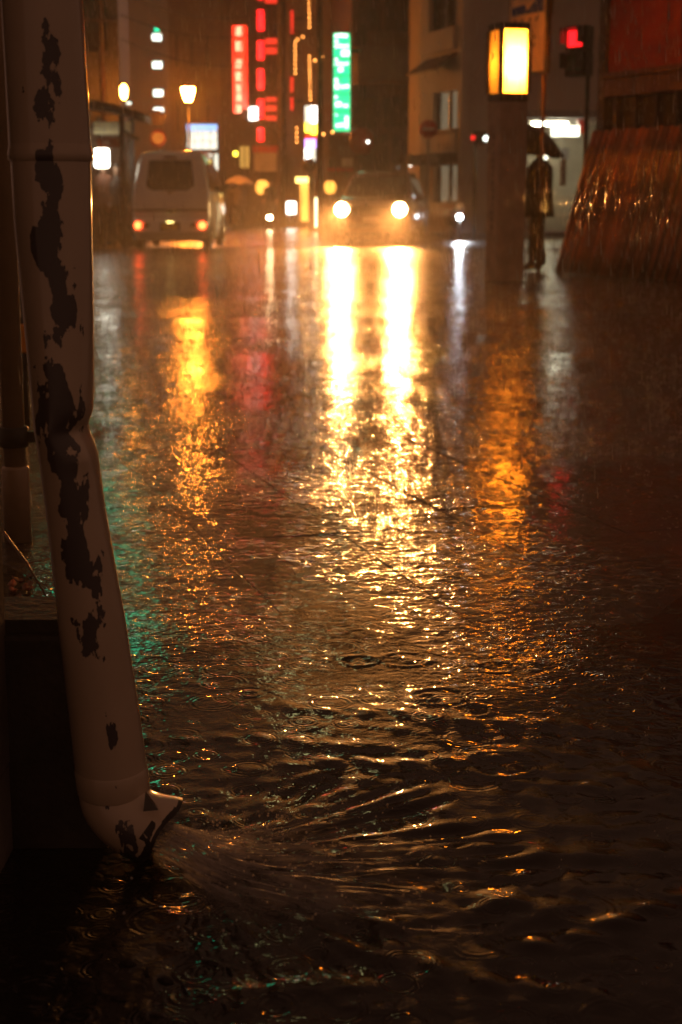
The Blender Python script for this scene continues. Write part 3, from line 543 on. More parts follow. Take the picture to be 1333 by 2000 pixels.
    if coat:
        cm = MB(); cm.rings([[(P['pel'][0] + r * 1.22 * math.cos(a), P['pel'][1] + r * 1.0 * math.sin(a), z) for a in np.linspace(0, 6.2832, 18, False)] for r, z in ((.205, coat), (.19, .92), (.172, 1.06), (.176, 1.2), (.17, 1.36), (.09, 1.47))], True); cm.build('jacket', top, o, True)
    return o
def umbrella(label, grip, apex, R, depth, m, group=None, tilt=None):
    grip, apex = Vector(grip), Vector(apex); ax = (apex - grip).normalized(); s = ax.cross(Vector((0, 1, 0))).normalized(); u = s.cross(ax)
    o = thing('umbrella', label, 'umbrella', grip, 0, group); L_ = (apex - grip).length; vs, fs = [], []; nr, ns_ = 7, 32
    P_ = lambda r, a: (ax * (L_ - depth * (r ** 1.8) * (1 + .10 * r * abs(math.cos(4 * a)))) + (s * math.cos(a) + u * math.sin(a)) * R * r * (1 - .05 * r * r * abs(math.cos(4 * a))))
    mb = MB(); ringsv = [[P_(max(i / nr, .02), 2 * math.pi * j / ns_) for j in range(ns_)] for i in range(nr + 1)]
    mb.rings(ringsv + [[p - ax * .006 for p in r] for r in reversed(ringsv)], True); mb.build('canopy', m, o, True)
    MB().tube([ax * -.06, ax * (L_ + .05)], .007, 8).build('shaft', M['chrome'], o, True); MB().tube([ax * -.06, ax * -.14, ax * -.17 + s * .03, ax * -.14 + s * .06], .012, 8).build('handle', M['plastic'], o, True)
    for k in range(8): a = 2 * math.pi * (k + .5) / 8; MB().tube([P_(r, a) - ax * .012 for r in (.04, .4, .7, 1)], .003, 4).build('rib', M['dark'], o)
    return o
mp_ = A(1050, 530, 20.75)
person('person in a dark jacket standing under a black umbrella behind the lantern post', (mp_[0], mp_[1], 0), math.radians(78), M['cloth'], M['cloth'], dict(er=(.22, .10, 1.14), wr=(.12, .26, 1.22), el=(-.21, .06, 1.13), wl=(-.06, .25, 1.12), kl=(-.10, .05, .48), al=(-.10, .06, .09), tl=(-.11, .23, .035), ar=(.10, -.06, .09), tr=(.11, .11, .035)), .99, .72)
um_ap = A(1040, 243, 20.75); umbrella('black umbrella held over the person in the dark jacket', (mp_[0] - .26, mp_[1] + .08, 1.25), (um_ap[0] - .02, um_ap[1] - .02, um_ap[2]), .54, .30, M['umb'])
bg_ = thing('shopping_bag', 'pale carrier bag hugged against the chest of the person with umbrella', 'bag', (mp_[0] - .27, mp_[1] - .02, 1.16))
bevel(MB().bb(-.05, .04, -.10, .10, -.0, .2).build('bag_body', M['cloth_bag'], bg_), .03, 3); MB().tube([(0, -.05, .19), (0, -.04, .27), (0, .04, .27), (0, .05, .19)], .006, 6).build('handle', M['cloth_bag'], bg_, True)

# ---------------------------------------------------------------- vehicles (local +y is forward)
def loft(rows, r=.12, n=6):                      # rows: (z, y_rear, y_front, half width)
    out = []
    for z, yr, yf, hw in rows:
        rr = min(r, hw * .9, (yf - yr) * .45); ring = []
        for cx, cy_, a0 in ((hw - rr, yf - rr, 0), (-hw + rr, yf - rr, 90), (-hw + rr, yr + rr, 180), (hw - rr, yr + rr, 270)):
            for k in range(n + 1): a = math.radians(a0 + 90 * k / n); ring.append((cx + rr * math.cos(a), cy_ + rr * math.sin(a), z))
        out.append(ring)
    return out
def car_wheel(par, x, y, R, wd):
    s = 1 if x > 0 else -1
    w_ = MB().rings([[(x + s * dx, y + r * math.cos(a), R + r * math.sin(a)) for a in np.linspace(0, 6.2832, 24, False)] for dx, r in ((-wd / 2, R * .7), (-wd / 2 + .02, R * .97), (-wd / 4, R), (wd / 4, R), (wd / 2 - .02, R * .97), (wd / 2, R * .72))]).build('wheel', M['rubber'], par, True)
    rm = MB(); rm.disc((x + s * (wd / 2 - .005), y, R), R * .62, (1, 0, 0), .03, 20)
    for k in range(5): a = 2 * math.pi * k / 5; rm.tube([(x + s * (wd / 2 + .012), y, R), (x + s * (wd / 2 + .012), y + R * .55 * math.cos(a), R + R * .55 * math.sin(a))], .022, 5)
    rm.build('rim', M['chrome'], w_)
def interp(tab, z):
    for (z0, a), (z1, b) in zip(tab, tab[1:]):
        if z <= z1: t = (z - z0) / (z1 - z0); return a + (b - a) * max(0, t)
    return tab[-1][1]
def patch(par, name, m, pts): return MB().add(pts, [tuple(range(len(pts)))]).build(name, m, par)

vl = G(258, 489); vr = G(410, 487); vc = A(334, 488, 30.0)
van = thing('van', 'silver white kei van with glowing tail lights seen from behind by the shelter', 'van', (vc[0], 30.05, 0), math.radians(-1.2))
HWt = [(.20, .70), (.45, .745), (.95, .75), (1.1, .735), (1.7, .625), (1.86, .57)]; YRt = [(.20, .06), (.5, 0), (1.0, .02), (1.12, .05), (1.75, .20), (1.88, .34)]; YFt = [(.2, 3.3), (.5, 3.36), (.95, 3.2), (1.1, 3.0), (1.75, 2.15), (1.88, 1.9)]
rows = [(z, interp(YRt, z), interp(YFt, z), interp(HWt, z)) for z in (.20, .24, .35, .5, .7, .9, 1.0, 1.08, 1.16, 1.3, 1.45, 1.6, 1.7, 1.77, 1.83)] + [(1.87, .45, 1.8, .50), (1.885, .7, 1.6, .35)]
body = MB().rings(loft(rows, .13)).build('body', M['white_car'], van, True)
def vrear(z, x, off): return (x, interp(YRt, z) - off, z)
def grid_patch(name, m, f, us, zs, par):
    n = len(us); vs = [f(u, z) for z in zs for u in us]; fs = [(i * n + j, i * n + j + 1, (i + 1) * n + j + 1, (i + 1) * n + j) for i in range(len(zs) - 1) for j in range(n - 1)]; return MB().add(vs, fs).build(name, m, par, True)
zs = np.linspace(1.13, 1.69, 8); grid_patch('rear_window', M['glass'], lambda u, z: (u * (.655 - .16 * (z - 1.13)), interp(YRt, z) - .008 + .05 * abs(u) ** 6 + 0, z - (.05 * (1 - u * u) * (1 if z < 1.2 else 0))), np.linspace(-1, 1, 9), zs, van)
for s in (-1, 1):
    for y0, y1 in ((.42, 1.25), (1.32, 2.12)): grid_patch('side_window', M['glass'], lambda u, z, s=s, y0=y0, y1=y1: (s * (interp(HWt, z) + .006), y0 + (y1 - y0) * u - (.06 * (z - 1.1) if y0 < 1 else .0), z), np.linspace(0, 1, 4), np.linspace(1.13, 1.64, 6), van)
    grid_patch('door_window', M['glass'], lambda u, z, s=s: (s * (interp(HWt, z) + .006), 2.2 + u * (.72 - 1.1 * (z - 1.13)), z), np.linspace(0, 1, 4), np.linspace(1.13, 1.62, 6), van)
    MB().disc((s * .62, -.06, .465), .068, (0, 1, 0), .05, 18).build('tail_lamp', M['tail'], van, True); MB().disc((s * .455, -.06, .47), .055, (0, 1, 0), .04, 18).build('reverse_lamp', mat('dark_red_lens', (.12, .02, .015), .2), van, True)
    for wy in (.42, 2.75): car_wheel(van, s * .66, wy, .275, .16); MB().rings([[(s * (.742 + dx), wy + r * math.cos(a), .275 + r * math.sin(a)) for a in np.linspace(-.5, 3.64, 14)] for dx, r in ((0, .285), (.012, .29), (.012, .335), (0, .34))], False).build('wheel_arch', M['plastic'], van, True)
    MB().bb(s * .80 - .06, s * .80 + .06, 2.55, 2.62, 1.08, 1.26).tube([(s * .70, 2.62, 1.12), (s * .78, 2.6, 1.14)], .015, 6).build('mirror', M['plastic'], van)
MB().bb(-.72, .72, -.018, .02, .735, .775).build('trim_strip', M['plastic'], van); MB().bb(-.055, .055, -.022, .0, .70, .75).build('tailgate_handle', M['plastic'], van)
bevel(MB().rings(loft([(.30, -.05, .25, .70), (.34, -.07, .25, .73), (.56, -.055, .25, .735), (.60, -.02, .25, .72)], .1)).build('rear_bumper', M['white_car'], van, True), .004)
MB().bb(-.19, .19, -.078, -.058, .37, .52).build('plate_recess', M['plastic'], van); pt = MB().bb(-.165, .165, -.086, -.079, .38, .50).build('number_plate', M['plate_y'], van); MB().bb(-.06, .06, -.084, -.06, .515, .532).build('plate_lamp', M['amberbar'], van)
MB().bb(-.12, .12, .155, .21, 1.735, 1.765).build('high_stop_lamp', mat('stop_lens', (.2, .02, .015), .2), van); MB().tube([(.02, .03, 1.07), (-.05, .0, 1.10)], .018, 6).tube([(.0, .0, 1.10), (.42, .07, 1.22)], .008, 5).build('rear_wiper', M['plastic'], van)
MB().bb(-.66, .66, .1, 3.1, .16, .3).build('underbody', M['plastic'], van); MB().tube([(.3, .05, .2), (.3, -.03, .19)], .03, 10).build('exhaust', M['dark'], van)
patch(van, 'windscreen', M['glass'], [(-.62, 2.98, 1.13), (.62, 2.98, 1.13), (.55, 2.27, 1.68), (-.55, 2.27, 1.68)])

cc = A(735, 477, 33.8)
car = thing('car', 'dark sport utility car driving towards the viewer with dazzling headlights', 'car', (cc[0] - .12, 33.75, 0), math.radians(180 - 8))
car_l = 4.4; cy0 = -car_l                          # nose at y=0, tail at -4.4
rows = [(.26, cy0 + .1, -.08, .82), (.34, cy0 + .02, -.02, .88), (.55, cy0, 0, .90), (.80, cy0, -.05, .90), (.92, cy0 + .02, -.12, .87), (.98, cy0 + .05, -.32, .83), (1.02, cy0 + .1, -1.0, .78)]
MB().rings(loft(rows, .22)).build('body', M['dark_car'], car, True)
MB().rings(loft([(1.0, cy0 + .12, -1.05, .80), (1.15, cy0 + .22, -1.25, .76), (1.45, cy0 + .42, -1.72, .66), (1.56, cy0 + .6, -1.95, .60), (1.6, cy0 + .85, -2.2, .45)], .2)).build('cabin', M['dark_car'], car, True)
patch(car, 'windscreen', M['glass'], [(-.70, -1.06, 1.04), (.70, -1.06, 1.04), (.58, -1.66, 1.46), (-.58, -1.66, 1.46)])
for s in (-1, 1):
    patch(car, 'side_window', M['glass'], [(s * .795, -1.5, 1.06), (s * .795, -3.9, 1.06), (s * .675, -3.75, 1.43), (s * .675, -1.9, 1.43)])
    hl_ = MB().disc((s * .63, .0, .745), .145, (0, 1, 0), .05, 20).build('headlight', M['head'], car, True); MB().rings([[(s * .63 + r * math.cos(a), y, .745 + r * math.sin(a)) for a in np.linspace(0, 6.2832, 20, False)] for y, r in ((-.03, .16), (.035, .16), (.035, .147), (-.03, .147))], False).build('bezel', M['chrome'], hl_, True)
    for wy in (-.85, -3.5): car_wheel(car, s * .79, wy, .33, .21)
    MB().rings(loft([(.93, -1.45, -1.33, .09), (1.08, -1.45, -1.33, .09)], .03)).build('mirror', M['dark_car'], car, True, (s * .93, 0, 0))
    MB().disc((s * .6, -.005, .42), .05, (0, 1, 0), .04, 14).build('fog_lamp', M['glass'], car)
MB().bb(-.42, .42, -.03, .012, .62, .80).build('grille', M['plastic'], car); MB().bb(-.5, .5, -.02, .02, .34, .47).build('air_intake', M['plastic'], car); MB().bb(-.165, .165, .012, .03, .49, .58).build('number_plate', M['signwhite'], car); MB().bb(-.75, .75, -4.0, -.3, .18, .32).build('underbody', M['plastic'], car)
def headbeam(par, x, y, z, col, en, aim=(0, 1, -.05), size=1.1):
    l = bpy.data.lights.new('beam', 'SPOT'); l.energy = en; l.color = col; l.spot_size = size; l.spot_blend = 1; l.shadow_soft_size = .08; o = bpy.data.objects.new('headlight_beam', l); sc.collection.objects.link(o); o.parent = par; o.location = (x, y, z); o.rotation_euler = Vector(aim).to_track_quat('-Z', 'Y').to_euler(); return o
for s in (-1, 1): headbeam(car, s * .63, .06, .745, (1, .36, .08), 2200, (0, 1, -.2), .60)

# scooter waiting across the road, its lamp a cold white
sc0 = A(897, 462, 38.5)
sct = thing('scooter', 'motor scooter with a cold white headlamp waiting across the road', 'scooter', (sc0[0], sc0[1], 0), math.radians(180 + 6))
zh = A(897, 424, 38.5)[2]
MB().rings(loft([(.22, -.25, .0, .05), (.45, -.2, .02, .16), (.75, -.2, -.02, .15), (.9, -.22, -.08, .08)], .06)).build('front_shield', M['plastic'], sct, True); MB().disc((0, .03, zh), .075, (0, 1, 0), .05, 16).build('headlamp', M['head2'], sct, True)
MB().disc((0, .05, zh - .20), .045, (0, 1, 0), .04, 14).build('lower_lamp', M['head2'], sct, True)
car_wheel(sct, .001, .05, .22, .09); car_wheel(sct, .001, -1.15, .22, .1)
MB().rings(loft([(.3, -1.3, -.6, .12), (.55, -1.4, -.55, .16), (.72, -1.4, -.6, .12)], .08)).build('seat', M['plastic'], sct, True); MB().bb(-.14, .14, -.65, -.15, .24, .30).build('footboard', M['plastic'], sct); MB().tube([(-.28, -.3, .93), (0, -.18, .9), (.28, -.3, .93)], .014, 8).tube([(0, -.18, .9), (0, .04, .25)], .02, 8).build('handlebar', M['dark'], sct, True)
headbeam(sct, 0, .07, zh, (.8, .9, 1), 70, (0, 1, -.5), 1.0)

# ---------------------------------------------------------------- bus shelter on the left with two people waiting
sf = Face(A(225, 480, 31.6), 0.0)
sh = thing('bus_shelter', 'bus shelter with a curved roof and lit panel beside the van', 'shelter', sf.p, 0)
u0, u1, zr0, zr1 = sf.rect(120, 220, 285, 250)
cn = MB(); k = 10; prf = [(u0 + (u1 - u0) * i / k, zr1 + .10 - .30 * (i / k) ** 2) for i in range(k + 1)]
cn.rings([[(x, -.9, z), (x, .9, z), (x, .9, z + .16), (x, -.9, z + .16)] for x, z in prf]); cn.build('roof', M['dark'], sh, True)
for pxx in (188, 252): uu = sf.uv(pxx, 400)[0]; MB().bb(uu - .05, uu + .05, -.75, -.65, 0, zr1).build('post', M['dark'], sh); MB().bb(uu - .05, uu + .05, .65, .75, 0, zr1 - .05).build('post', M['dark'], sh)
uu0, uu1 = sf.uv(190, 400)[0], sf.uv(252, 400)[0]; MB().bb(u0, uu1, .70, .74, .25, zr1 - .15).build('back_panel', M['brownwall'], sh)
a = sf.rect(190, 240, 262, 262); MB().bb(a[0], a[1], -.45, -.40, a[2] - .02, a[3]).build('ceiling_reflector', M['paleref'], sh)
a = sf.rect(200, 272, 243, 290); MB().bb(a[0], a[1], -.70, -.66, a[2], a[3]).build('route_sign', mat('rust_red_board', (.35, .09, .04), .5), sh); a2 = sf.rect(212, 277, 224, 285); MB().bb(a2[0], a2[1], -.71, -.701, a2[2], a2[3]).build('route_text', M['signwhite'], sh)
a = sf.rect(195, 292, 223, 329); bx_ = bevel(MB().bb(a[0], a[1], -.72, -.60, a[2], a[3]).build('lit_panel', M['lampwhite'], sh), .05, 3)
MB().bb(uu0 - .3, uu1, .25, .6, .42, .47).build('bench', M['wood'], sh)
for pxx in (196, 246): uu = sf.uv(pxx, 400)[0]; MB().bb(uu - .03, uu + .03, .3, .55, 0, .42).build('bench_leg', M['dark'], sh)
MB().tube([(sf.uv(247, 270)[0], -.70, zr1 - .35), (sf.uv(280, 270)[0], -.70, zr1 - .55)], .03, 6).build('brace', M['dark'], sh)
for pxx, lab, tp, ro, sc_ in ((206, 'person in a rust coloured coat waiting inside the bus shelter', 'cloth3', 2.6, .98), (232, 'person in dark clothes waiting inside the bus shelter by its post', 'cloth2', 3.5, .95)):
    q = A(pxx, 470, 31.3); person(lab, (q[0], 31.3, 0), ro, M[tp], M['cloth2'], dict(kl=(-.09, .03, .48)), sc_, .78)

# ---------------------------------------------------------------- two people walking off under a pale umbrella
for pxx, lab, ph, tp in ((458, 'person walking away under the pale umbrella, nearer the van', 1, 'cloth'), (470, 'person in a dark coat walking away beside another under the pale umbrella', -1, 'cloth2')):
    q = A(pxx, 440, 55.0); person(lab, (q[0] - (.06 if ph == 1 else 0), 55 + .1 * ph, 0), .1, M[tp], M['cloth'], dict(kl=(-.10, .12 * ph, .48), al=(-.10, .14 * ph - .08, .10), tl=(-.10, .14 * ph + .08, .04), kr=(.10, -.08 * ph, .5), ar=(.10, -.28 * ph, .14), tr=(.10, -.28 * ph + .14, .06), er=(.2, .08, 1.13), wr=(.1, .24, 1.25)), .95, .74)
q = A(470, 356, 55.0); umbrella('pale umbrella over the two people walking away', (q[0] - .05, 55.2, 1.2), (q[0] - .02, 55.2, 1.80), .55, .26, M['umb2'])

# ---------------------------------------------------------------- buildings
def building(name, label, x0, x1, d, top, wall, yaw=0.0, depth=12, wins=(), pane=None, base_px=None, floors=None, cat='building', sill=True):
    f = Face(A(x0, 450, d), yaw); u1 = f.uv(x1, 300)[0]
    o = thing(name, label, cat, f.p, yaw); o['_'] = 0; del o['_']; holes = []
    ws = []
    for it in wins:
        r = f.rect(*it[:4]); ws.append((r, it[4] if len(it) > 4 else pane or M['glass'])); 
    if floors:
        z, fh, n, marg, wz, lit = floors; rnd = random.Random(len(label)); wd = (u1) / n
        while z + wz < top - .4:
            for i in range(n):
                r = (wd * i + marg, wd * (i + 1) - marg, z, z + wz)
                if all(r[1] < q[0][0] or r[0] > q[0][1] or r[3] < q[0][2] or r[2] > q[0][3] for q in ws): ws.append((r, M['glass'] if rnd.random() > lit else M['winwarm']))
            z += fh
    mb = MB(); wall_holes(mb, 0, u1, 0, top, [w_[0] for w_ in ws], 0, .25); mb.build('facade', wall, o)
    MB().bb(0, u1, .45, depth, 0, top).build('core', wall, o); MB().bb(-.05, u1 + .05, -.12, depth, top, top + .3).build('roof_parapet', wall, o)
    for r, m in ws:
        w_ = MB().bb(r[0], r[1], .30, .33, r[2], r[3]).build('window', m, o); fw = .05
        MB().bb(r[0], r[0] + fw, .18, .30, r[2], r[3]).bb(r[1] - fw, r[1], .18, .30, r[2], r[3]).bb(r[0] + fw, r[1] - fw, .18, .30, r[2], r[2] + fw).bb(r[0] + fw, r[1] - fw, .18, .30, r[3] - fw, r[3]).bb((r[0] + r[1]) / 2 - .02, (r[0] + r[1]) / 2 + .02, .20, .29, r[2] + fw, r[3] - fw).build('frame', M['dark'], w_)
        if sill: MB().bb(r[0] - .05, r[1] + .05, -.06, .20, r[2] - .06, r[2] - .002).build('sill', wall, w_)
    return o, f
# dark corner building on the left
bl, f = building('corner_building', 'dark brown corner building rising behind the bus shelter', -260, 238, 37, 24, M['darkwall'], .165, 14, floors=(4.4, 3.2, 5, .25, 1.7, 0))
a = f.rect(236, 175, 248, 200); lm = thing('wall_lamp', 'small amber wall lamp on the edge of the dark corner building', 'lamp', (f.p.x + a[1], f.p.y - .1, a[2]))
MB().lathe([(.02, 0), (.07, .06), (.085, .25), (.03, .33)], 12).build('shade', M['lamp_small'], lm, True); MB().bb(-.16, .0, -.02, .02, .33, .36).build('bracket', M['dark'], lm)
a = f.rect(200, 10, 206, 190); MB().tube([(a[0], -.06, 1.2), (a[0], -.06, 22)], .05, 8).build('downpipe', M['wood'], bl, True); MB().bb(0, f.uv(232, 40)[0], -.09, -.0, f.uv(200, 42)[1], f.uv(200, 38)[1]).build('string_course', M['wood'], bl)
g = Face(A(150, 450, 36.6), 0); r = g.rect(150, -330, 215, -190); o = thing('high_green_sign', 'green lit shop sign high on the dark corner building', 'sign', (g.p.x, 36.6, r[2])); MB().bb(r[0], r[1], 0, .2, 0, r[3] - r[2]).build('lit_face', M['greenlit'], o); MB().bb(r[0] - .03, r[1] + .03, .203, .38, -.03, r[3] - r[2] + .03).build('casing', M['dark'], o)
# far tower with a stack of lit stairwell windows
tw_, f = building('tower', 'tall hazy tower with a stack of lit white stairwell windows', 262, 345, 150, 46, M['brownwall'], 0, 14, [(296, 65, 316, 80, M['win']), (297, 119, 317, 134, M['win']), (299, 174, 319, 189, M['win']), (300, 209, 320, 222, M['win']), (301, 53, 311, 62, M['greenlit']), (246, 198, 257, 204, M['win'])], sill=False)
# building with the lit billboard
bb2, f = building('billboard_building', 'brown building behind the lit white billboard and street lamp', 338, 452, 76, 10.8, M['brownwall'], .1, 12, floors=(4.2, 3, 4, .3, 1.5, .05))
bf_ = Face(A(365, 450, 70), .12); a = bf_.rect(365, 243, 425, 292)
bb_ = thing('billboard', 'white lit billboard with a blue top band above the van', 'billboard', bf_.p, .12); nx = 4; nz = 3
for i in range(nx):
    for j in range(nz): w_, h_ = (a[1] - a[0]) / nx, (a[3] - a[2]) / nz; MB().bb(a[0] + i * w_ + .012, a[0] + (i + 1) * w_ - .012, -.05, 0, a[2] + j * h_ + .012, a[2] + (j + 1) * h_ - .012 - (.28 if j == 2 else 0)).build('lit_panel', M['whitepane'], bb_)
MB().bb(a[0], a[1], -.05, 0, a[3] - .28, a[3]).build('blue_band', M['bluepane'], bb_); MB().bb(a[0] - .05, a[1] + .05, .005, .15, a[2] - .05, a[3] + .05).build('casing', M['dark'], bb_)
for xx in (a[0] + .2, a[1] - .2): MB().tube([(xx, .08, 0), (xx, .08, a[2])], .06, 8).build('leg', M['dark'], bb_)
a = bf_.rect(392, 300, 425, 332); o = thing('shop_window_sign', 'pale lit shop sign under the billboard beside the van', 'sign', bf_.p + Vector((0, .3, 0)), .12); MB().bb(a[0], a[1], -.02, 0, a[2], a[3]).build('lit_face', M['whitepane'], o); MB().bb(a[0] - .04, a[1] + .04, .003, .5, 0, a[3] + .04).build('cabinet', M['greywall'], o)
# building with red signs
bn, f = building('neon_building', 'dark building carrying the red vertical signs', 436, 566, 66, 20.5, M['darkwall'], 0, 14, [(466, 283, 489, 330, M['yellowwin'])], floors=(5.5, 3, 4, .3, 1.4, .04))
a = f.rect(492, 208, 504, 234)
def sign_box(name, label, x0, x1, y0, y1, d, face, thick=.25, cat='sign', group=None):
    g = Face(A(x0, 450, d), 0); r = g.rect(x0, y0, x1, y1); o = thing(name, label, cat, (g.p.x, d, r[2]), 0, group)
    if face: MB().bb(r[0], r[1], 0, thick, 0, r[3] - r[2]).build('lit_face', face, o); MB().bb(r[0] - .02, r[1] + .02, thick + .002, thick + .06, -.02, r[3] - r[2] + .02).build('casing', M['dark'], o)
    MB().bb(r[1] - .06, r[1] + .35, thick + .07, thick + .13, .4, .5).bb(r[1] - .06, r[1] + .35, thick + .07, thick + .13, r[3] - r[2] - .5, r[3] - r[2] - .4).build('bracket', M['dark'], o)
    return o, (lambda X, Y: (g.uv(X, Y)[0], g.uv(X, Y)[1] - r[2]))
def glyph(mb, u, z, s, seed, y=-.01):            # strokes of a character too blurred to read
    r = random.Random(seed)
    for k in range(3): zz = z + s * (k / 2.4 - .05) + r.uniform(-.03, .03) * s; mb.bb(u - s * r.uniform(.3, .5), u + s * r.uniform(.3, .5), y - .004, y + .01, zz, zz + s * .14)
    uu = u + r.uniform(-.2, .2) * s; mb.bb(uu - s * .07, uu + s * .07, y - .0045, y + .0095, z - s * .08, z + s * .98)
o, q = sign_box('red_sign', 'narrow red lit vertical sign with pale lettering', 455, 483, 50, 220, 62, M['redsign']); tx = MB()
zc = [(62, 1), (91, 1), (126, 1), (150, 1), (172, .8), (190, .8), (213, .9)]
for i, (yy, s) in enumerate(zc): u, z = q(467, yy + 6); glyph(tx, u, z, .30 * s, i)
tx.build('lettering', M['redtext'], o)['kind'] = 'stuff'
o, q = sign_box('neon_sign', 'tall dark sign with red neon tubes and lettering', 499, 543, -40, 286, 61, None, .2)
u0, z0 = q(499, 286); u1, z1 = q(543, -40); MB().bb(u0, u1, .05, .2, z0, z1).build('casing', M['dark'], o)
for ya, yb in ((-30, 4), (15, 65), (75, 122), (130, 180), (189, 237), (245, 281)): (ua, za), (ub, zb) = q(503, yb), q(516, ya); MB().tube([((ua + ub) / 2, -.02, za + .1), ((ua + ub) / 2, -.02, zb - .1)], [.125, .125], 10).build('neon_tube', M['neon'], o, True)
for ya, yb in ((-10, 6), (75, 86), (93, 105), (190, 198), (206, 217), (226, 235)): (ua, za), (ub, zb) = q(519, yb), q(541, ya); MB().bb(ua, ub, .0, .045, za, zb).build('neon_letter', M['neon_dim'], o)
g = Face(A(455, 450, 61), 0); r = g.rect(487, 209, 504, 234); o = thing('lit_box_sign', 'small white lit box sign under the red lettered sign', 'sign', (g.p.x, 61, r[2])); MB().bb(r[0], r[1], 0, .3, 0, r[3] - r[2]).build('lit_face', M['white'], o); MB().bb(r[0] - .3, r[0], .05, .25, .05, r[3] - r[2] - .05).build('casing', M['greywall'], o)
r = g.rect(445, 291, 456, 301); o = thing('porch_lamp', 'small yellow porch lamp beside the amber doorway', 'lamp', (g.p.x + (r[0] + r[1]) / 2, 64, r[2])); MB().lathe([(.03, 0), (.1, .05), (.1, .16), (.03, .2)], 10).build('globe', M['yellow'], o, True); MB().bb(-.03, .03, .0, 2.1, .20, .24).build('bracket', M['dark'], o)
g = Face(A(500, 450, 60), 0); r = g.rect(497, 298, 541, 335); o = thing('shop_fascia', 'dull red and cream shop fascia under the neon sign', 'fascia', (g.p.x, 60, 0)); MB().bb(r[0], r[1], 0, .2, r[2], r[3]).build('board', M['beige'], o); MB().bb(r[0] - .05, r[1] + .05, .05, 5.5, r[3] + .003, r[3] + .25).build('canopy', M['signred'], o)
for xx in (r[0], r[1]): MB().bb(xx - .06, xx + .06, .05, .17, 0, r[2]).build('pillar', M['darkwall'], o)
def paper_lantern(label, x, y, d, rad, h_, m, hang):
    c = A(x, y, d); o = thing('paper_lantern', label, 'lantern', c); mb = MB(); n = 17; pr = []
    for i in range(n): t = -1 + 2 * i / (n - 1); pr.append((rad * (max(.05, 1 - t * t)) ** .38 * (1 + .025 * (-1) ** i), t * h_))
    mb.lathe(pr, 20).build('shade', m, o, True); MB().lathe([(rad * .45, h_ * .9), (rad * .45, h_ * 1.12)], 14).lathe([(rad * .45, -h_ * 1.12), (rad * .45, -h_ * .9)], 14).build('end_caps', M['plastic'], o); MB().tube([(0, 0, h_ * 1.1), (0, 0, h_ * 1.1 + hang)], .01, 5).build('cord', M['dark'], o); return o
paper_lantern('round orange paper lantern glowing under the shop fascia', 513, 366, 59.8, .26, .28, M['orangelit'], .5)
paper_lantern('orange paper lantern glowing left of the dark car', 645, 366, 45, .17, .19, M['orangelit'], .6)
# utility poles and cables
def upole(label, x, d, r, h_):
    q = A(x, 450, d); o = thing('utility_pole', label, 'pole', (q[0], d, -.035), 0, 'utility poles'); MB().tube([(0, 0, 0), (0, 0, h_)], [r, r * .75], 12).build('shaft', M['darkwall'], o, True)
    for z in (h_ - .6, h_ - 1.4): MB().bb(-.8, .8, -.05, .05, z, z + .1).build('cross_arm', M['dark'], o)
    MB().tube([(.3, 0, h_ - 3.2), (.3, 0, h_ - 2.3)], .22, 12).build('transformer', M['greywall'], o, True); return q
upole('thick utility pole right of the red neon sign', 551, 56, .13, 15); upole('slim dark utility pole left of the green sign', 626, 47, .10, 11)
def cable(a, b, sag, lab):
    a, b = Vector(a), Vector(b); pts = [a.lerp(b, t) - Vector((0, 0, sag * 4 * t * (1 - t))) - a for t in np.linspace(0, 1, 15)]; o = MB().tube(pts, .014, 5).build('cable', M['plastic'], None, True, a); tag(o, lab, 'cable', 'cables over the street')
pt = A(551, -350, 56)
for i, (y0, y1) in enumerate(((-18, 10), (25, 45), (72, 105))): cable(A(238, y0 + 5, 37), A(551, y1, 56), .5, ('topmost', 'middle', 'lowest')[i] + ' black cable from the dark corner building to the thick pole')
cable(A(551, 52, 56), A(690, 58, 50.2), .2, 'black cable from the thick pole to the glass fronted building')
# rope light buildings
br, f = building('rope_light_building', 'brown building outlined with amber rope lights behind the slim pole', 560, 660, 62, 13.4, M['brownwall'], 0, 14, floors=(4.6, 3, 3, .35, 1.5, .08))
g = f
def rope(lab, pts, d=61.5):
    q = [A(x, y, d) for x, y in pts]; o = thing('rope_light', lab, 'rope light', q[0]); n = 0; mb = MB(); P_ = []
    for a, b in zip(q, q[1:]):
        k = max(1, int((b - a).length / .16))
        for i in range(k): P_.append(a.lerp(b, i / k) - q[0])
    MB().tube([p - q[0] for p in q], .012, 5).build('cord', M['dark'], o)
    for p in P_: mb.lathe([(.012, -.03), (.036, 0), (.012, .03)], 6, p)
    b_ = mb.build('bulbs', M['rope'], o); b_['kind'] = 'stuff'; return o
rope('long amber rope light running down the brown building to the white and yellow sign', [(604, -30), (605, 62)]); rope('amber rope light below the curled one ending above the lit sign', [(605, 110), (607, 203)])
rope('curled amber rope light with a long drop beside the thin red neon', [(577, 143), (577, 82), (582, 77), (592, 72), (606, 71)]); rope('short amber rope light under the distant street lamp', [(580, 250), (580, 286)]); rope('amber rope light arched left of the top of the green sign', [(616, 118), (630, 111), (648, 110)], 50); rope('amber rope light arched below the green sign', [(632, 262), (650, 258), (664, 259)], 46)
o, q = sign_box('thin_neon', 'thin red neon line beside the curled rope light', 566, 575, 10, 220, 61, None)
for ya, yb in ((20, 65), (150, 180), (190, 216)): (ua, za), (ub, zb) = q(568, yb), q(573, ya); MB().tube([((ua + ub) / 2, 0, za), ((ua + ub) / 2, 0, zb)], .05, 8).build('neon_tube', M['neon_dim'], o, True)
MB().bb(q(567, 0)[0], q(574, 0)[0], .1, .2, q(570, 218)[1], q(570, 15)[1]).build('backing', M['dark'], o)
g = Face(A(596, 450, 54), 0); o = thing('stacked_sign', 'stack of white yellow red and violet lit panels on a bracket', 'sign', (g.p.x, 54, 0))
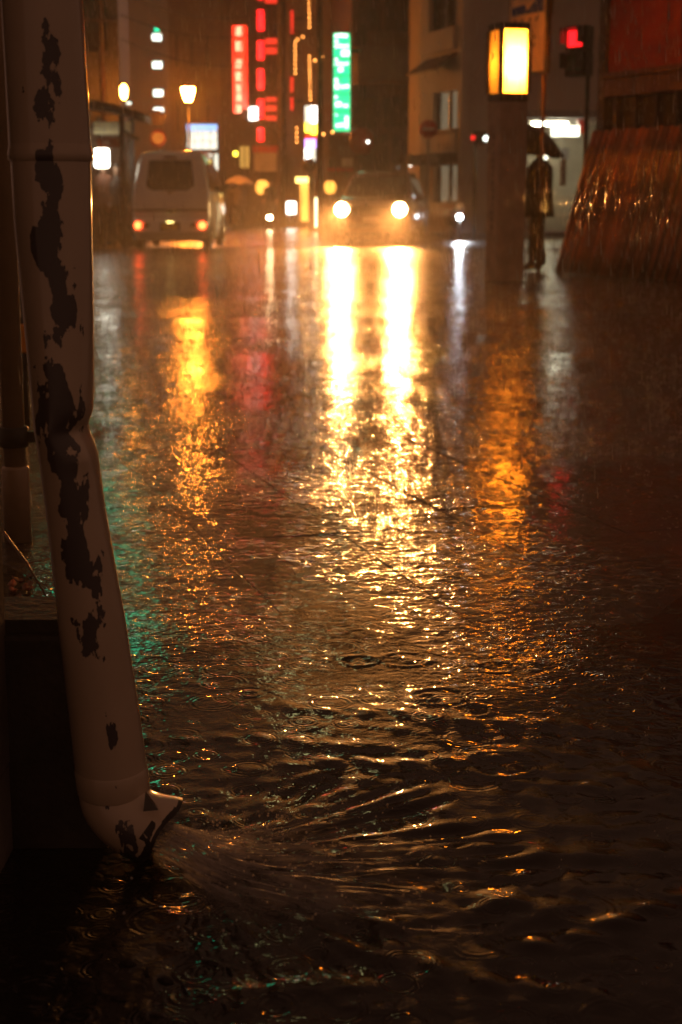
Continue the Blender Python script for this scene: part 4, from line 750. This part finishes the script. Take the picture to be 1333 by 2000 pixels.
for x0, x1, y0, y1, m in ((596, 606, 207, 238, 'whitepane'), (607, 619, 207, 240, 'white'), (596, 606, 240, 258, 'yellow'), (607, 619, 241, 262, 'yellow'), (596, 619, 263, 271, 'neon_dim'), (596, 607, 272, 289, 'violet'), (608, 617, 272, 288, 'violet'), (596, 607, 290, 318, 'white'), (608, 616, 289, 316, 'whitepane')):
    r = g.rect(x0, y0, x1, y1); MB().bb(r[0], r[1], 0, .15, r[2], r[3]).build('lit_panel', M[m], o)
r = g.rect(596, 205, 619, 320); MB().bb(r[0] - .02, r[1] + .02, .155, .22, r[2], r[3]).bb((r[0] + r[1]) / 2 - .04, (r[0] + r[1]) / 2 + .04, .16, .24, 0, r[2]).build('casing', M['dark'], o)
# green sign and the glassy building
bgd, f = building('glass_fronted_building', 'dark glass fronted building with a pale balcony band behind the car', 688, 826, 50, 22, M['darkwall'], .06, 12, [(700, 185, 742, 250), (748, 185, 810, 250), (700, 262, 760, 335), (766, 262, 812, 335), (700, -10, 745, 60), (752, -10, 812, 60)], floors=(9.5, 3.2, 3, .3, 1.9, .0), sill=False)
cur = [(f.uv(690 + 125 * t, 130)[0], -.35 - .35 * math.sin(math.pi * t)) for t in np.linspace(0, 1, 12)]; za, zb = f.uv(750, 160)[1], f.uv(750, 92)[1]
MB().rings([[(u, y, za), (u, .02, za), (u, .02, zb), (u, y, zb)] for u, y in cur]).build('balcony_band', M['greywall'], bgd, True); MB().rings([[(u, y - .06, za - .1), (u, .02, za - .1), (u, .02, za - .003), (u, y - .06, za - .003)] for u, y in cur]).build('band_moulding', M['brownwall'], bgd, True)
r = f.rect(692, 60, 716, 255); MB().bb(r[0], r[1], -.08, -.01, r[2], r[3]).build('glass_fin', glass('green_reflection_glass', (.02, .03, .025), .12), bgd)  # green in the glass colour stands for the green sign's reflection
o, q = sign_box('green_sign', 'tall green lit directory sign with white lettering', 652, 684, 65, 255, 46, M['green'], .3); tx = MB()
for x0, x1, y0, y1 in ((654, 680, 66, 73), (654, 661, 77, 84), (654, 682, 87, 93), (667, 683, 97, 110), (654, 661, 113, 119), (654, 682, 122, 127), (661, 671, 130, 140), (654, 661, 152, 159), (654, 663, 161, 174), (665, 683, 166, 172), (654, 660, 186, 192), (655, 668, 198, 208), (671, 681, 203, 209), (655, 660, 222, 226), (656, 672, 241, 248), (674, 681, 226, 250)):
    (ua, za), (ub, zb) = q(x0, y1), q(x1, y0); n = max(1, int((ub - ua) / .1)); wd = (ub - ua) / n
    for i in range(n): tx.bb(ua + i * wd + .008, ua + (i + 1) * wd - .012, -.012, -.002, za + .01 * (i % 2), zb - .015 * ((i + 1) % 2))
tx.build('lettering', M['greentext'], o)['kind'] = 'stuff'
for yy in (113, 148, 183, 218): (ua, za), (ub, _) = q(652, yy), q(684, yy); MB().bb(ua, ub, -.006, -.0015, za - .012, za + .012).build('divider', M['dark'], o)
g = Face(A(660, 450, 45.5), 0); o = thing('shop_awning_sign', 'small pale and lavender shop sign under the green sign', 'sign', (g.p.x, 45.5, 0))
for x0, x1, y0, y1, m in ((662, 692, 285, 306, 'greywall'), (668, 690, 309, 325, 'signwhite'), (640, 690, 328, 334, 'signred')): r = g.rect(x0, y0, x1, y1); MB().bb(r[0], r[1], 0, .3, r[2], r[3]).build('board', M[m], o)
r = g.rect(640, 262, 690, 450); MB().bb(r[0] + .05, r[1], .31, 3, 0, r[3]).build('kiosk', M['brownwall'], o)
paper_lantern('big dull red paper lantern beside the glass fronted building', 706, 276, 43.5, .33, .38, mat('red_paper', (.30, .035, .015), .45), .5)
c = A(719, 277, 43.0); o = thing('spot_lamp', 'small pale spot lamp in front of the red paper lantern', 'lamp', c); MB().lathe([(.01, -.04), (.045, 0), (.01, .04)], 10).build('bulb', M['white'], o, True); MB().tube([(0, 0, .03), (0, 0, .6)], .01, 5).build('stem', M['dark'], o)
for i, x in enumerate((802, 813)): c = A(x, 322, 48.5); o = thing('eave_lamp', 'tiny white lamp under the eave between the glass building and the pale building', 'lamp', c, 0, 'tiny eave lamps'); MB().lathe([(.02, -.04), (.06, 0), (.02, .04)], 10).build('bulb', M['white'], o, True); MB().tube([(0, 0, .03), (0, 1.4, .2)], .012, 5).build('arm', M['dark'], o)
# pale corner building: narrow front along the lane, wide front to the crossing
Cn = A(897, 455, 40.0); f1 = Face(Cn, math.atan2(-.955, .297) ); f2 = Face(Cn, 0.16)
pale = thing('pale_building', 'pale rendered corner building with awnings and a lit shop behind the lantern post', 'building', Cn, 0)
def fpart(face, name, r, y0, y1, m, par=pale):
    o = MB().bb(r[0], r[1], y0, y1, r[2], r[3]).build(name, m, par); o.location = face.p - Vector(Cn) if par == pale else (0, 0, 0); o.location.z = 0; o.rotation_euler = (0, 0, face.yaw); return o
uL = f1.uv(820, 300)[0]; w1 = f1.rect(846, 188, 893, 262); w2 = f1.rect(846, 332, 893, 404); w3 = f1.rect(838, -30, 893, 66); up = [(uL + .4, -.15, z, z + 1.5) for z in (8.2, 11.2)]
mb = MB(); wall_holes(mb, uL, 0, 0, 14, [w1, w2, w3] + up, 0, .25); o = mb.build('lane_facade', M['pinkwall'], pale); o.rotation_euler = (0, 0, f1.yaw)
for r, m in ((w1, M['winwarm']), (w2, M['winwarm']), (w3, M['glass']), *[(u_, M['glass']) for u_ in up]):
    w_ = fpart(f1, 'window', r, .22, .24, m); um = (r[0] + r[1]) / 2
    for q0, q1 in ((um - .03, um + .03), (r[0], r[0] + .05), (r[1] - .05, r[1])): MB().bb(q0, q1, .12, .215, r[2], r[3]).build('frame_bar', M['dark'], w_)
r = f1.rect(834, 118, 893, 150); aw = MB(); aw.add([(r[0], 0, r[3]), (r[1], 0, r[3]), (r[1], -.6, r[2]), (r[0], -.6, r[2]), (r[0], 0, r[3] - .05), (r[1], 0, r[3] - .05), (r[1], -.6, r[2] - .05), (r[0], -.6, r[2] - .05)], [(0, 1, 2, 3), (4, 7, 6, 5), (0, 3, 7, 4), (1, 5, 6, 2), (3, 2, 6, 7)]); o = aw.build('awning', M['darkwall'], pale); o.rotation_euler = (0, 0, f1.yaw)
fpart(f1, 'lower_canopy', f1.rect(832, 310, 893, 331), -.5, 0, M['darkwall']); fpart(f1, 'window_ledge', f1.rect(832, 264, 893, 270), -.12, 0, M['pinkwall']); sb_ = fpart(f1, 'name_board', f1.rect(833, 273, 893, 309), -.06, -.001, M['pinkwall'])
tx = MB()
for i, xx in enumerate((862, 871, 879)): u, z = f1.uv(xx, 300); glyph(tx, u, z, .17, 40 + i, -.07)
o = tx.build('lettering', M['timber'], sb_); o['kind'] = 'stuff'
fpart(f1, 'upper_band', f1.rect(830, 70, 893, 112), -.10, -.001, M['pinkwall'])
uR = f2.uv(1180, 300)[0]; pil = f2.uv(905, 300)[0]
s1 = f2.rect(1030, 243, 1150, 452); mb = MB(); wall_holes(mb, .0, uR + 4, 0, 14, [(s1[0], s1[1] + 1, 0, s1[3])] + [(x, x + 1.2, z, z + 1.6) for z in (5.4, 8.4, 11.2) for x in (1.2, 3.6, 6.0)], .0, .3); o = mb.build('crossing_facade', M['pinkwall'], pale); o.rotation_euler = (0, 0, f2.yaw)
for z in (5.4, 8.4, 11.2):
    for x in (1.2, 3.6, 6.0): w_ = fpart(f2, 'window', (x, x + 1.2, z, z + 1.6), .2, .22, M['glass']); MB().bb(x + .57, x + .63, .1, .195, z, z + 1.6).build('frame', M['dark'], w_)
for xx in (1098, 1118, 1139): u, _ = f2.uv(xx, 10); fpart(f2, 'pilaster_rib', (u - .03, u + .03, f2.uv(xx, 24)[1], f2.uv(xx, -60)[1]), -.05, -.001, M['pinkwall'])
fpart(f2, 'corner_pilaster', (-.02, pil + .12, 0, 14), -.12, -.001, M['pinkwall']); fpart(f2, 'shop_back_wall', (s1[0], s1[1] + 1, 0, s1[3]), 2.4, 2.5, M['beige']); fpart(f2, 'shop_side_wall', (s1[0] - .1, s1[0], 0, s1[3]), .3, 2.4, M['beige']); fpart(f2, 'flat_canopy', (s1[0] - .3, s1[1] + 1, s1[3] + .003, s1[3] + .18), -.7, -.002, M['greywall'])
fpart(f2, 'shop_ceiling', (s1[0], s1[1] + 1, s1[3] - .04, s1[3] - .001), .3, 2.4, M['signwhite'])
sgn = fpart(f2, 'shop_sign', f2.rect(1084, 257, 1120, 277), -.5, -.4, M['shop']); fpart(f2, 'ceiling_light', f2.rect(1052, 243, 1120, 253), .5, .7, M['shoplight']); fpart(f2, 'side_sign', f2.rect(1068, 257, 1082, 277), -.48, -.4, M['shop'])
dt = MB()
for xx in (1096, 1104, 1112): u, z = f2.uv(xx, 266); dt.disc((u, -.51, z), .028, (0, 1, 0), .012, 10)
dt.build('printed_dots', M['timber'], sgn)
fpart(f2, 'wall_light', f2.rect(1075, 290, 1089, 319), .9, 1.0, M['shop']); fpart(f2, 'light_backplate', f2.rect(1071, 288, 1093, 321), 1.01, 1.03, M['timber']); fpart(f2, 'amber_bar', f2.rect(1070, 353, 1092, 360), .9, 1.0, M['amberbar']); fpart(f2, 'counter', (s1[0] + .1, f2.uv(1090, 360)[0], 0, .9), 1.05, 1.6, M['wood']); fpart(f2, 'poster', f2.rect(1110, 297, 1125, 320), .6, .63, M['greywall']); fpart(f2, 'notice_frame', f2.rect(1127, 240, 1146, 270), -.1, -.02, M['signred']); fpart(f2, 'door_jamb', f2.rect(1109, 320, 1120, 372), .6, .7, M['wood'])
cr = MB().bb(.5, 9, 2.6, 9, 0, 13.9).build('core', M['pinkwall'], pale); cr.rotation_euler = (0, 0, f2.yaw)
# road signs, signal and small street things
def round_sign(label, x, y, d, R, m, bar=None, ring=None, pole=True, zb=0):
    c = A(x, y, d); o = thing('round_road_sign', label, 'road sign', (c[0], c[1], 0)); z = c[2]
    MB().tube([(0, .05, 0), (0, .05, z + R)], .035, 10).build('pole', M['greywall'], o, True); MB().disc((0, 0, z), R, (0, 1, 0), .02, 28).build('disc', m, o, True)
    if bar: MB().bb(-R * .7, R * .7, -.02, -.011, z - R * .14, z + R * .14).build('white_bar', M['signwhite'], o)
    if ring:
        MB().disc((0, -.012, z), R * .72, (0, 1, 0), .01, 28).build('white_centre', M['signwhite'], o)
    return o
round_sign('red round no entry sign in front of the pale corner building', 837, 252, 37.5, .21, M['signred'], True); round_sign('red rimmed round speed sign beyond the van roof', 309, 270, 58, .30, M['signred'], None, True)
o = bpy.data.objects['round_road_sign.001']; c = A(309, 230, 58); MB().disc((0, 0, c[2]), .29, (0, 1, 0), .02, 28).build('upper_disc', M['brownwall'], o, True)
c = A(927, 460, 37.0); o = thing('small_signal', 'small traffic signal with a red lamp beside the lantern post', 'signal', (c[0], c[1], 0)); z0, z1 = A(927, 282, 37)[2], A(927, 256, 37)[2]
MB().tube([(0, .08, 0), (0, .08, z1)], .04, 10).build('pole', M['dark'], o, True); bevel(MB().bb(-.1, .24, -.08, .05, z0, z1).build('housing', M['plastic'], o), .02); MB().disc((-.08, -.09, (z0 + z1) / 2), .055, (0, 1, 0), .03, 14).build('red_lamp', M['neon_dim'], o); MB().disc((.225, -.09, (z0 + z1) / 2 - .02), .06, (0, 1, 0), .03, 14).build('white_lamp', M['win'], o)
g = Face(A(590, 450, 57), 0); o = thing('lit_banner', 'orange lit cloth banner hanging by the distant shop door', 'banner', (g.p.x, 57, 0)); r = g.rect(578, 346, 609, 357); MB().bb(r[0], r[1], -.1, .1, r[2], r[3]).build('top_light', M['orangetop'], o); r2 = g.rect(586, 358, 607, 432); MB().add([(r[0] + .15, 0, r2[3]), (r[1], 0, r2[3]), (r2[1] - .05, 0, r2[2]), (r2[0] + .04, 0, r2[2]), (r[0] + .15, .03, r2[3]), (r[1], .03, r2[3]), (r2[1] - .05, .03, r2[2]), (r2[0] + .04, .03, r2[2])], [(0, 3, 2, 1), (4, 5, 6, 7), (0, 1, 5, 4), (1, 2, 6, 5), (2, 3, 7, 6), (3, 0, 4, 7)]).build('cloth', M['orangelit'], o); MB().tube([(r[1] + .05, .05, 0), (r[1] + .05, .05, r[3] + .1)], .03, 8).build('pole', M['dark'], o)
g = Face(A(560, 450, 58), 0); r = g.rect(560, 394, 578, 418); o = thing('standing_sign', 'small white lit signboard standing on the far pavement', 'sign', (g.p.x, 58, 0)); MB().bb(r[0], r[1], 0, .25, r[2], r[3]).build('lit_face', M['white'], o); MB().bb(r[0] - .03, r[1] + .03, .26, .3, 0, r[3]).build('back', M['dark'], o)
g = Face(A(617, 450, 50), 0); r = g.rect(616, 386, 626, 448); o = thing('lit_column_sign', 'slim pale yellow lit column sign left of the dark car', 'sign', (g.p.x, 50, 0)); MB().bb(r[0], r[1], 0, .15, .1, r[3]).build('lit_face', M['paleyel'], o); MB().bb(r[0] - .05, r[1] + .05, -.05, .2, -.035, .1).build('foot', M['dark'], o)
c = A(605, 322, 52); o = thing('round_mirror', 'round street mirror seen from behind on its dark pole', 'mirror', (c[0], c[1], 0)); MB().tube([(0, 0, -.03), (0, 0, c[2])], .045, 8).build('pole', M['dark'], o, True); MB().disc((0, -.06, c[2]), .22, (0, 1, 0), .08, 20).build('mirror_back', M['plastic'], o, True)
c = A(527, 425, 54); o = thing('far_bicycle', 'distant bicycle with a bright white lamp riding this way', 'bicycle', (c[0], c[1], -.03))
MB().disc((0, 0, c[2] + .03), .085, (0, 1, 0), .08, 14).build('lamp', M['head3'], o, True)
for yy in (.0, 1.05): MB().rings([[(dx, yy + .1 + r * math.cos(a), .33 + r * math.sin(a)) for a in np.linspace(0, 6.2832, 24, False)] for dx, r in ((-.02, .30), (-.02, .33), (.02, .33), (.02, .30), (-.02, .30))], False).build('wheel', M['rubber'], o, True)
MB().tube([(0, .1, .33), (0, .25, .85), (0, .3, .95)], .02, 6).tube([(0, .25, .8), (0, .9, .75)], .018, 6).tube([(0, .25, .7), (0, .65, .3), (0, .9, .75), (0, .95, .85)], .018, 6).tube([(0, .65, .3), (0, 1.15, .33), (0, .9, .75)], .012, 6).build('frame', M['dark'], o, True); MB().tube([(-.27, .42, .97), (0, .3, .95), (.27, .42, .97)], .015, 6).build('handlebar', M['dark'], o, True); MB().bb(-.07, .07, .82, 1.06, .85, .89).build('saddle', M['plastic'], o)
person('person riding the distant bicycle with the bright lamp', (c[0], c[1] + .85, .06), math.pi, M['cloth'], M['cloth'], dict(ch=(0, .16, 1.28), nb=(0, .2, 1.41), nk=(0, .22, 1.47), h1=(0, .25, 1.53), h2=(0, .25, 1.6), h3=(0, .24, 1.66), sl=(-.17, .17, 1.36), sr=(.17, .17, 1.36), el=(-.24, .3, 1.12), wl=(-.24, .46, .95), er=(.24, .3, 1.12), wr=(.24, .46, .95), kl=(-.1, .32, .72), al=(-.1, .22, .35), tl=(-.1, .36, .3), kr=(.1, .28, .58), ar=(.1, .1, .22), tr=(.1, .24, .16)), .95)
# street lamps with tapering lantern heads
def street_lamp(label, x, y, d, s=1.0):
    c = A(x, y, d); o = thing('street_lamp', label, 'street lamp', (c[0], c[1], -.035), 0, 'lantern headed street lamps'); z = c[2] + .035
    MB().tube([(0, 0, 0), (0, 0, .5), (0, 0, z - .28 * s)], [.09, .05, .035], 10).build('post', M['dark'], o, True); MB().lathe([(.10 * s, -.22 * s), (.16 * s, -.05 * s), (.215 * s, .17 * s), (.20 * s, .20 * s)], 16, (0, 0, z)).build('lantern_glass', M['lamp_amber'], o, True)
    MB().lathe([(.25 * s, .20 * s), (.22 * s, .25 * s), (.06 * s, .34 * s), (.02, .42 * s)], 16, (0, 0, z)).build('lantern_cap', M['dark'], o, True); MB().lathe([(.04, -.30 * s), (.10 * s, -.225 * s)], 12, (0, 0, z)).build('lantern_base', M['dark'], o, True)
street_lamp('bright amber street lamp above the lit billboard', 368, 184, 52); street_lamp('smaller amber street lamp between the neon and the white and yellow sign', 577, 238, 64, .95)
# upper windows of a tall block further down the lane, lit pale olive, seen only mirrored in the wet pavement
tb, f = building('tall_block', 'tall dark block rising behind the rope light building', 560, 690, 75, 34, M['darkwall'], 0, 10, [(585, -800, 622, -610, M['olive']), (560, -590, 585, -520, M['olive'])], floors=(16, 3.2, 4, .5, 1.6, 0))

# ---------------------------------------------------------------- rain: splash crowns on the stones and drops in the air
def water_drop_mat(clear=.12):
    m = bpy.data.materials.new('rain_water'); m.use_nodes = True; t = m.node_tree; b = t.nodes['Principled BSDF']; out = t.nodes['Material Output']
    b.inputs['Base Color'].default_value = (.3, .3, .3, 1); b.inputs['Roughness'].default_value = .12; tl = t.nodes.new('ShaderNodeBsdfTranslucent'); tl.inputs[0].default_value = (.9, .88, .85, 1); m1 = t.nodes.new('ShaderNodeMixShader'); m1.inputs[0].default_value = .6
    tr = t.nodes.new('ShaderNodeBsdfTransparent'); mx = t.nodes.new('ShaderNodeMixShader'); mx.inputs[0].default_value = 1 - clear
    t.links.new(b.outputs[0], m1.inputs[1]); t.links.new(tl.outputs[0], m1.inputs[2]); t.links.new(tr.outputs[0], mx.inputs[1]); t.links.new(m1.outputs[0], mx.inputs[2]); t.links.new(mx.outputs[0], out.inputs[0]); return m
M['drop'] = water_drop_mat()
def splashes():
    rng = random.Random(21); mb = MB()
    for q_ in range(13500):
        y = 1.6 + 22 * rng.random() ** 1.25 if q_ < 5000 else 5.5 * (31 / 5.5) ** rng.random(); x = rng.uniform(-.26 * y - .2, .26 * y + .2); 
        if y < 4.2 and (rng.random() < .72 or (y < 2.6 and x < -.1)): continue
        s = rng.uniform(.35, 1.3) ** 1.6 * .024 * (1 if y > 7 else max(.2, .2 + .8 * (y - 3) / 4)); n = rng.choice((3, 4, 5)); a0 = rng.random() * 6.28; z0 = .004 if y > 3.6 else .010
        for k in range(n):
            a = a0 + 6.28 * k / n + rng.uniform(-.3, .3); l = s * rng.uniform(.5, 1.2); dx, dy = math.cos(a), math.sin(a); r0, r1 = s * .35, s * .35 + l * .55; w_ = s * .075
            mb.add([(x + dx * r0 - dy * w_, y + dy * r0 + dx * w_, z0), (x + dx * r0 + dy * w_, y + dy * r0 - dx * w_, z0), (x + dx * r0 * .8, y + dy * r0 * .8, z0), (x + dx * r1, y + dy * r1, z0 + l * .75)], [(0, 1, 3), (1, 2, 3), (2, 0, 3)])
        for k in range(rng.choice((1, 1, 2))):
            c = Vector((x + rng.uniform(-1, 1) * s * 1.6, y + rng.uniform(-1, 1) * s * 1.6, z0 + rng.uniform(.8, 2.6) * s)); q = s * rng.uniform(.1, .2)
            mb.add([c + Vector(v) * q for v in ((1, 0, 0), (-1, 0, 0), (0, 1, 0), (0, -1, 0), (0, 0, 1.3), (0, 0, -1.3))], [(0, 2, 4), (2, 1, 4), (1, 3, 4), (3, 0, 4), (2, 0, 5), (1, 2, 5), (3, 1, 5), (0, 3, 5)])
    o = mb.build('rain_splashes', M['drop'], None, True); o['kind'] = 'stuff'; o['label'] = 'tiny crowns of rain splashing all over the wet paving'; o['category'] = 'rain splashes'
splashes()
def rain():
    rng = random.Random(5); mb = MB()
    for _ in range(18000):
        y = 4 + 30 * rng.random() ** .8; x = rng.uniform(-.24 * y, .26 * y); z = rng.uniform(.05, 1.0 + y * .13); r = rng.uniform(.0011, .0019); l = rng.uniform(.025, .065); t = rng.uniform(.02, .08)
        mb.rings([[(x + q * r * math.cos(a) - t * h_, y + q * r * math.sin(a), z + h_) for a in (0, 2.09, 4.19)] for q, h_ in ((.15, l), (.7, l * .55), (1, l * .15), (.3, 0))])
    o = mb.build('falling_rain', M['drop'], None, True); o['kind'] = 'stuff'; o['label'] = 'slender drops of heavy rain falling through the street'; o['category'] = 'rain'
rain()
def spray():                                     # the sheet of white water fanning out of the drainpipe mouth
    m = bpy.data.materials.new('gushing_water'); m.use_nodes = True; t = m.node_tree; N = t.nodes.new; L = t.links.new; b = t.nodes['Principled BSDF']; out = t.nodes['Material Output']
    b.inputs['Base Color'].default_value = (.75, .7, .64, 1); b.inputs['Roughness'].default_value = .22; tl = N('ShaderNodeBsdfTranslucent'); tl.inputs[0].default_value = (.9, .86, .8, 1); ms = N('ShaderNodeMixShader'); ms.inputs[0].default_value = .6; L(b.outputs[0], ms.inputs[1]); L(tl.outputs[0], ms.inputs[2])
    at = N('ShaderNodeAttribute'); at.attribute_name = 'flow'; mp = N('ShaderNodeMapping'); mp.inputs['Scale'].default_value = (6, 1.5, 1); L(at.outputs['Vector'], mp.inputs[0])
    n = N('ShaderNodeTexNoise'); n.inputs['Scale'].default_value = 3; n.inputs['Detail'].default_value = 7; n.inputs['Distortion'].default_value = .5; L(mp.outputs[0], n.inputs[0])
    sx = N('ShaderNodeSeparateXYZ'); L(at.outputs['Vector'], sx.inputs[0])
    r = N('ShaderNodeMapRange'); L(n.outputs['Fac'], r.inputs[0]); r.inputs[1].default_value = .36; r.inputs[2].default_value = .62; r.inputs[3].default_value = 0; r.inputs[4].default_value = 1.0
    k = N('ShaderNodeMath'); k.operation = 'MULTIPLY'; L(r.outputs[0], k.inputs[0]); L(sx.outputs[2], k.inputs[1])
    bp = N('ShaderNodeBump'); bp.inputs['Distance'].default_value = .008; L(n.outputs['Fac'], bp.inputs['Height']); L(bp.outputs[0], b.inputs['Normal'])
    tr = N('ShaderNodeBsdfTransparent'); mx = N('ShaderNodeMixShader'); L(k.outputs[0], mx.inputs[0]); L(tr.outputs[0], mx.inputs[1]); L(ms.outputs[0], mx.inputs[2]); L(mx.outputs[0], out.inputs[0])
    na, nr = 60, 40; rng = np.random.RandomState(2); ph = rng.uniform(0, 6.28, 12); vs, at_ = [], []
    for layer in range(2):
        for i in range(nr + 1):
            for j in range(na + 1):
                v, a = i / nr, -1.0 + 1.75 * j / na; R_ = .44 * (1 + .18 * math.sin(5 * a + ph[0]) + .1 * math.sin(11 * a + ph[1])) * (1 - .25 * layer)
                rr = R_ * v; z = .052 * math.exp(-(rr / .09) ** 2) * math.exp(-(a / .8) ** 2) + .011 + .004 * math.sin(23 * a + 9 * v + ph[2]) * v + .003 * math.sin(41 * a - 13 * v + ph[3]) + .006 * layer
                vs.append((OUT.x - .045 + rr * math.cos(a), OUT.y - .005 + rr * math.sin(a) + .03 * a * (1 - v), z)); edge = min(1, (1 - abs(2 * j / na - 1)) * 3); at_.append((a + 3 * layer, v * 2, edge * (1 - v) ** .8 * min(1, v * 8 + .4)))
    fs = []
    for l in range(2):
        o_ = l * (nr + 1) * (na + 1)
        for i in range(nr):
            for j in range(na): q = o_ + i * (na + 1) + j; fs.append((q, q + 1, q + na + 2, q + na + 1))
    mb = MB().add(vs, fs); rr_ = random.Random(4)
    for _ in range(420):
        a = rr_.gauss(-.1, .7); d = abs(rr_.gauss(.13, .1)); c = Vector((OUT.x + d * math.cos(a), OUT.y + d * math.sin(a), .012 + rr_.random() ** 2 * .07)); q = rr_.uniform(.0008, .0024)
        k0 = len(mb.v); mb.add([c + Vector(v) * q for v in ((1, 0, 0), (-1, 0, 0), (0, 1, 0), (0, -1, 0), (0, 0, 1.2), (0, 0, -1.2))], [(0, 2, 4), (2, 1, 4), (1, 3, 4), (3, 0, 4), (2, 0, 5), (1, 2, 5), (3, 1, 5), (0, 3, 5)]); at_ += [(c.x * 9, c.y * 9, 1)] * 6
    o = mb.build('outlet_spray', m, None, True); a = o.data.attributes.new('flow', 'FLOAT_VECTOR', 'POINT'); a.data.foreach_set('vector', np.array(at_, dtype=np.float32).ravel())
    o['kind'] = 'stuff'; o['label'] = 'white water gushing from the drainpipe mouth'; o['category'] = 'water spray'
spray()

# ---------------------------------------------------------------- rain haze filling the street
hz = MB().bb(-60, 60, -8, 175, -1.2, 48).build('haze', None); hz.data.materials.clear()
m = bpy.data.materials.new('rain_haze'); m.use_nodes = True; t = m.node_tree; t.nodes.remove(t.nodes['Principled BSDF']); v = t.nodes.new('ShaderNodeVolumePrincipled'); v.inputs['Color'].default_value = (.9, .88, .86, 1); v.inputs['Density'].default_value = .0036; v.inputs['Anisotropy'].default_value = .65
t.links.new(v.outputs[0], t.nodes['Material Output'].inputs['Volume']); hz.data.materials.append(m); hz['kind'] = 'stuff'; hz['label'] = 'thin rain haze hanging in the street'; hz['category'] = 'haze'
